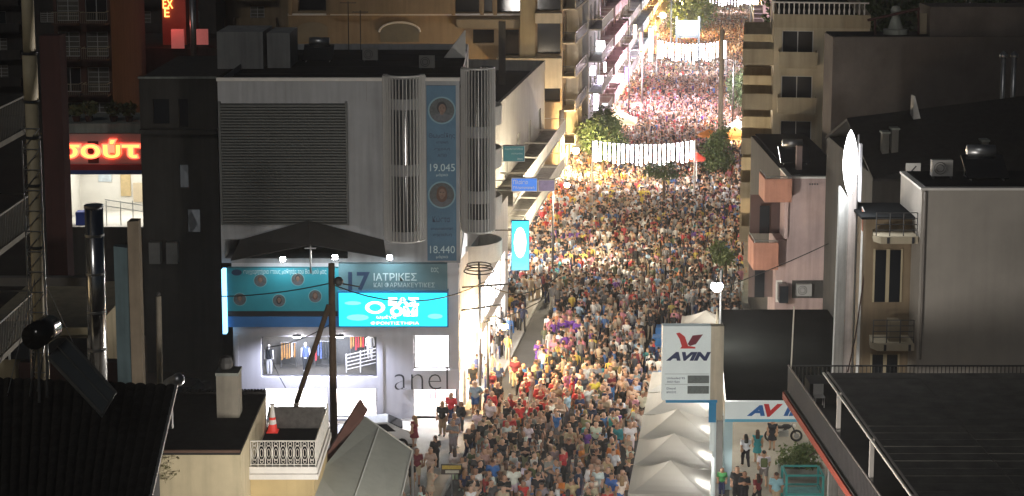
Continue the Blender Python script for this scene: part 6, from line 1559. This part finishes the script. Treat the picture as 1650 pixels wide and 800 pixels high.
def person(x, y, yaw, r, kind=None, top=None, bot=None, hc=None, sc=None, w=None):
    for tries in range(60):
        k = r.randrange(len(KINDS)) if kind is None else kind
        pose, fem, bt, hr_, sl = KINDS[k]
        tc = top or pick(TOPW, r); bc = bot or pick(BOTW, r); hcn, hcol = (r.choices(HAIRS, [34, 30, 18, 9, 9])[0] if hc is None else next(h_ for h_ in HAIRS if h_[0] == hc))
        garment = 'dress' if bt == 'dress' else {'short': 'tee', 'none': 'vest', 'long': 'shirt'}[sl]
        hd = {'short': 'short %s hair' % hcn, 'long': 'long %s hair' % hcn, 'tied': 'tied %s hair' % hcn, 'cap': '%s cap' % hcn}[hr_]
        lab = 'person in %s %s%s, %s, %s, %s' % (tc, garment, '' if bt == 'dress' else ' and %s %s' % (bc, bt), hd, pose, zone(x - TA * y if w is None else w, y))
        if lab not in USED: break
    USED.add(lab)
    Pm = PMESH[k]; s_ = sc or (r.uniform(1.0, 1.1) if not fem else r.uniform(.93, 1.03))
    b = bpy.data.objects.new('person', Pm['body']); COL.objects.link(b); b.location = (x, y, .008 if -14.3 < x - TA * y < -.6 else (.125 if x - TA * y < -14.3 else .01)); b.rotation_euler = (0, 0, yaw); b.scale = (s_ * r.uniform(.97, 1.12), s_ * r.uniform(.97, 1.12), s_)
    b.color = (*r.choice(SKINS), 1); tag(b, lab, 'person', 'people in the street crowd')
    j = lambda c: (*[min(1, q * r.uniform(.85, 1.15)) for q in c], 1)
    for key, nm, c in (('top', 'dress' if bt == 'dress' else 'shirt', COLS[tc]), ('bottom', bt, COLS[bc]), ('shoes', 'shoes', r.choice([(.02, .02, .02), (.6, .6, .6), (.15, .1, .07)])), ('hair', 'hair' if hr_ != 'cap' else 'cap', hcol)):
        if key not in Pm: continue
        o = bpy.data.objects.new(nm, Pm[key]); COL.objects.link(o); o.parent = b; o.color = j(c)
    if r.random() < .16:
        o = bpy.data.objects.new('backpack', BAG); COL.objects.link(o); o.parent = b; o.color = j(COLS[r.choice(['black', 'navy', 'charcoal', 'maroon', 'olive', 'khaki', 'teal'])])
    return b
def bag_(q):
    d = np.abs(q - np.array((0, -.19, 1.2))) - np.array((.11, .05, .17)); return np.linalg.norm(np.maximum(d, 0), axis=1) + np.minimum(d.max(1), 0) - .035
BAG = mesh_of(bag_, (-.22, -.32, .95), (.22, -.05, 1.45), .027, 'backpack', M_CLOTH)
pr = random.Random(21)
placed = []
def free(x, y, d): return all((x - a) ** 2 + (y - b) ** 2 > d * d for a, b in placed[-2500:])
# people picked out from the photograph: (px, foot py, kind, top, bottom, hair, yaw)
SPEC = [(794, 800, 2, 'blue', 'grey', None, 0), (862, 806, 6, 'olive', 'khaki', None, 0), (770, 792, 0, 'charcoal', 'black', None, 0), (816, 800, 3, 'beige', 'black', None, 0), (727, 690, 0, 'red', 'navy', None, 2.6),
        (713, 706, 0, 'black', 'khaki', None, 3), (791, 740, 0, 'grey', 'black', None, 0), (990, 700, 6, 'navy', 'khaki', None, .2), (830, 625, 0, 'maroon', 'beige', None, 2.8), (838, 640, 3, 'black', 'black', None, .4), (900, 665, 4, 'grey', 'grey', None, .5),
        (905, 558, 4, 'purple', 'black', None, 2.9), (918, 556, 0, 'purple', 'navy', None, 3.0), (932, 560, 10, 'purple', 'black', None, 3.2), (893, 592, 0, 'pink', 'white', None, 2.7), (908, 594, 2, 'pink', 'beige', None, 3), (878, 600, 5, 'purple', 'black', None, 2.5), (868, 592, 11, 'purple', None, None, 3),  # purple and pink tops carry the coloured light on this group
        (1201, 753, 3, 'white', 'black', 'black', 0), (1220, 746, 1, 'teal', None, 'brown', 0), (1230, 784, 2, 'white', 'grey', 'black', 0), (1244, 725, 1, 'black', None, 'black', 3), (1163, 800, 0, 'green', 'navy', 'brown', 3), (1187, 812, 0, 'black', 'black', 'black', 3), (1199, 816, 7, 'black', 'black', 'brown', 3), (1220, 818, 3, 'maroon', 'black', 'brown', .3), (1250, 822, 0, 'azure', 'beige', 'brown', 0),
        (702, 760, 7, 'black', 'black', None, .5), (672, 785, 2, 'maroon', 'beige', None, 3), (694, 780, 3, 'beige', 'beige', None, 3), (733, 775, 12, 'white', 'white', None, .2), (762, 775, 3, 'olive', 'black', None, 2.6), (730, 735, 6, 'grey', 'grey', None, 2.8), (762, 735, 8, 'black', 'black', None, 3), (830, 770, 7, 'black', 'black', None, 0), (668, 725, 1, 'maroon', None, None, 1)]
for px, py, k, a, b, hcn, yaw in SPEC:
    x, y, _ = gr(px, py)
    person(x, y, yaw + pr.uniform(-.2, .2), pr, k, a, b, hcn, .82 if (a == 'green') else None); placed.append((x, y))
# the rest of the crowd, jittered positions thinned where the photograph shows bare street
GAPS = [(848, 590, 28, 46), (866, 522, 26, 34), (822, 655, 22, 24), (815, 610, 8, 24), (720, 775, 36, 18), (905, 745, 9, 24), (1000, 790, 16, 10)]
cand = []
y = 76.0
while y < 392:
    LFT = -15.6 - (2.0 if 108 < y < 172 else 0); step = max(.66, .86 - (y - 78) * .006) + max(0, y - 110) * .001; w = LFT
    while w < -.3:
        ww, yy = w + pr.uniform(-.24, .24), y + pr.uniform(-.26, .26)
        w += max(.68, .78 - (y - 78) * .003)
        x = wx(ww, yy); px, py = proj(x, yy, 0)
        if px < 640: continue
        if any(((px - a) / c) ** 2 + ((py - b) / d) ** 2 < 1 for a, b, c, d in GAPS): continue
        if TENTW - 2.0 < ww < TENTW + 2.2 and tent_y[0] - 2.2 < yy < tent_y[-1] + 2.1: continue
        if -3.9 < ww < -.9 and 101 < yy < 105 or -5.9 < ww < -4.0 and 100.8 < yy < 107.3: continue
        if ww > -1.2 and 76 < yy < 100: continue
        dens = .93
        if ww < -13.9: dens = .34 if yy < 102 else .93
        if yy < 88 and ww < -13.0: dens = .3
        if yy > 112 and -13.9 < ww < -2: dens = .97
        if any((x - a) ** 2 + (yy - b) ** 2 < 1.9 ** 2 for a, b in ((P_.location.x, P_.location.y) for P_ in ())): continue
        cl_ = .5 + .5 * math.sin(ww * 1.7 + 1.3 * math.sin(yy * .55)) * math.sin(yy * .9 + 2.1 * math.sin(ww * .8))
        if pr.random() > dens * (1.04 - .55 * (cl_ > .82) - .2 * (cl_ < .15)): continue
        if not (X(612, 700) < x and True): continue
        if abs(x - X(645, 700)) < 2.4 and abs(yy - 87.6) < 1.1: continue
        cand.append((x, yy, px, py))
    y += step
cand.sort(key=lambda c: c[1])
near = [c for c in cand if c[3] < 850]
spec_xy = placed[:]
near = [c for c in near if all((c[0] - a) ** 2 + (c[1] - b) ** 2 > .4 ** 2 for a, b in spec_xy)]
NIND = 300 - len(SPEC)
def yaw_of(r): return r.choice([0, math.pi, math.pi, 0, .8, -.8, 2.4, -2.4]) + r.uniform(-.6, .6)
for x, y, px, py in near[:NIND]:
    person(x, y, yaw_of(pr), pr, top='red' if (abs(px - 860) < 70 and abs(py - 690) < 40 and pr.random() < .28) else ('purple' if abs(px - 905) < 45 and abs(py - 575) < 28 and pr.random() < .3 else None))  # some tops turned red or purple in place of coloured light
rest = near[NIND:]
# one mesh for the uncountable remainder of the crowd
def lowpoly(detail, arm=0):
    V, F, C = [], [], []       # C: 0 skin 1 top 2 bottom 3 hair
    def loft(rings, n, col):
        b0 = len(V)
        for (cx_, cy_2, z, rx, ry) in rings:
            for i in range(n):
                a = 2 * math.pi * (i + .5) / n; V.append((cx_ + rx * math.cos(a), cy_2 + ry * math.sin(a), z))
        for k in range(len(rings) - 1):
            for i in range(n): F.append((b0 + k * n + i, b0 + k * n + (i + 1) % n, b0 + (k + 1) * n + (i + 1) % n, b0 + (k + 1) * n + i)); C.append(col if not isinstance(col, list) else col[k])
        t = b0 + (len(rings) - 1) * n; F.append((t, t + 1, t + 2, t + 3) if n == 4 else (t, t + 1, t + 2, t + 3)); C.append(col if not isinstance(col, list) else col[-1])
        if n > 4: F.append((t, t + 3, t + 4, t + 5 if n > 5 else t + 4) if n == 6 else (t, t + 3, t + 4, t + 4)); C.append(col if not isinstance(col, list) else col[-1])
    loft([(0, 0, .88, .15, .11), (0, 0, 1.05, .14, .10), (0, 0, 1.3, .18, .12), (0, 0, 1.42, .17, .08), (0, 0, 1.47, .06, .06)], 6, 1)
    loft([(0, .02, 1.45, .05, .05), (0, .03, 1.53, .066, .072), (0, .01, 1.6, .078, .09), (0, -.01, 1.67, .075, .085), (0, -.01, 1.72, .04, .045)], 6, [0, 0, 3, 3])
    b0 = len(V); V.extend([(-.05, .104, 1.50), (.05, .104, 1.50), (.06, .102, 1.63), (-.06, .102, 1.63)]); F.append((b0, b0 + 1, b0 + 2, b0 + 3)); C.append(0)
    if detail:
        for s_ in (-1, 1):
            loft([(s_ * .13, 0, .05, .05, .08), (s_ * .10, 0, .5, .06, .06), (s_ * .085, 0, .92, .085, .09)], 4, 2)
            if arm == 1 and s_ > 0: loft([(.2, 0, 1.38, .055, .055), (.26, .2, 1.36, .045, .045), (.18, .28, 1.66, .03, .03)], 4, [1, 0])
            elif arm == 2: loft([(s_ * .08, .27, 1.2, .03, .03), (s_ * .26, .05, 1.12, .042, .042), (s_ * .20, 0, 1.40, .055, .055)], 4, [0, 1])
            else: loft([(s_ * .24, .1, .88, .03, .03), (s_ * .25, -.01, 1.14, .04, .04), (s_ * .20, 0, 1.40, .055, .055)], 4, [0, 1])
    else:
        loft([(0, 0, .1, .14, .09), (0, 0, .92, .15, .10)], 4, 2)
        for s_ in (-1, 1): loft([(s_ * .24, .08, .95, .035, .035), (s_ * .21, 0, 1.4, .05, .05)], 4, 0)
    return np.array(V), np.array([f if len(f) == 4 else (*f, f[-1]) for f in F]), np.array(C)
def crowd_part(pts, detail, arm):
    V, F, C = lowpoly(detail, arm); n = len(pts); nv, nf_ = len(V), len(F); pts = np.array([(p[0], p[1]) for p in pts])
    rg = np.random.default_rng(5 + detail + 10 * arm)
    yaw = rg.choice([0, math.pi, math.pi, 0, 1, -1, 2.2, -2.2], n) + rg.uniform(-.6, .6, n); s_ = rg.normal(1.03, .06, n).clip(.78, 1.14)
    c, q = np.cos(yaw)[:, None], np.sin(yaw)[:, None]
    ww = rg.uniform(.95, 1.18, n)[:, None]
    xs, ys, zs = V[None, :, 0] * s_[:, None] * ww, V[None, :, 1] * s_[:, None] * ww, V[None, :, 2] * s_[:, None]
    W = np.stack([pts[:, :1] + xs * c - ys * q, pts[:, 1:] + xs * q + ys * c, zs + .01 + np.zeros_like(xs)], -1).reshape(-1, 3)
    FF = (F[None] + (np.arange(n) * nv)[:, None, None]).reshape(-1, 4)
    tn = list(COLS.keys()); tw_ = np.array([b for _, b in TOPW], float); tcol = np.array([COLS[a] for a, _ in TOPW]); bw_ = np.array([b for _, b in BOTW], float); bcol = np.array([COLS[a] for a, _ in BOTW])
    T = tcol[rg.choice(len(tcol), n, p=tw_ / tw_.sum())] * rg.uniform(.8, 1.2, (n, 1)); B_2 = bcol[rg.choice(len(bcol), n, p=bw_ / bw_.sum())]; S_ = np.array(SKINS)[rg.integers(0, 4, n)]; H_ = np.array([h_[1] for h_ in HAIRS])[rg.choice(5, n, p=[.36, .3, .18, .08, .08])]
    T = T * .85 + T.mean(1, keepdims=True) * .15; 
    pp_ = np.array([proj(a, b, 0) for a, b in pts]); rv = rg.random(n)
    def light_tint(cx, cy, rx, ry, pr_, names):  # recolours tops in patches to stand in for pools of coloured light
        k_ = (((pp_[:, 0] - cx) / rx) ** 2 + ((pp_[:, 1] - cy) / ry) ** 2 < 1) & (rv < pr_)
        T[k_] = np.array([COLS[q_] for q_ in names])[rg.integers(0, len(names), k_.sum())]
    light_tint(905, 570, 50, 34, .3, ['purple', 'pink', 'purple']); light_tint(1190, 375, 34, 34, .3, ['purple', 'purple', 'navy']); light_tint(960, 330, 110, 30, .32, ['yellow', 'orange', 'yellow', 'beige']); light_tint(880, 350, 40, 40, .4, ['orange', 'red', 'orange']); light_tint(1000, 150, 90, 60, .22, ['maroon', 'pink', 'red'])
    pal = np.stack([S_, T, B_2, H_], 1).clip(0, 1); col = pal[:, C, :].reshape(-1, 3)
    return W, FF, col
def crowd(name, label, pts, detail):
    parts = [crowd_part(pts[k::6], detail, a_) for k, a_ in enumerate((0, 2, 0, 1, 2, 0))]
    W, FF, col, o_ = [], [], [], 0
    for w_, f_, c_ in parts: W.append(w_); FF.append(f_ + o_); col.append(c_); o_ += len(w_)
    W, FF, col = np.concatenate(W), np.concatenate(FF), np.concatenate(col)
    me = bpy.data.meshes.new(name); me.vertices.add(len(W)); me.vertices.foreach_set('co', W.ravel()); me.loops.add(FF.size); me.loops.foreach_set('vertex_index', FF.ravel().astype(np.int32))
    me.polygons.add(len(FF)); me.polygons.foreach_set('loop_start', np.arange(0, FF.size, 4, dtype=np.int32))
    me.update(calc_edges=True)
    at2 = me.attributes.new('col', 'FLOAT_COLOR', 'FACE'); at2.data.foreach_set('color', np.concatenate([col, np.ones((len(col), 1))], 1).astype(np.float32).ravel())
    me.materials.append(matattr('crowd_clothes'))
    o = bpy.data.objects.new(name, me); COL.objects.link(o); return tag(o, label, 'crowd', kind='stuff')
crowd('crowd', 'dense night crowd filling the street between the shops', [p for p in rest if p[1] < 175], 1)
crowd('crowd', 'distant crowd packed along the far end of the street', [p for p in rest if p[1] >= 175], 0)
print('PEOPLE individual', NIND + len(SPEC), 'crowd', len(rest))

# ------------------------------------------------------------------ thin night haze over the town
hz = MB().box(-3050, 3050, -350, 4050, -1.3, 33.5).build('haze', None)
tag(hz, kind='stuff')
hm = bpy.data.materials.new('haze'); hm.use_nodes = True
for n_ in list(hm.node_tree.nodes):
    if n_.type != 'OUTPUT_MATERIAL': hm.node_tree.nodes.remove(n_)
pv = hm.node_tree.nodes.new('ShaderNodeVolumePrincipled')
pv.inputs['Color'].default_value = (.92, .94, .97, 1); pv.inputs['Density'].default_value = .0003; pv.inputs['Anisotropy'].default_value = .55
hm.node_tree.links.new(pv.outputs[0], hm.node_tree.nodes['Material Output'].inputs['Volume'])
hz.data.materials.append(hm)
SC.cycles.volume_bounces = 0
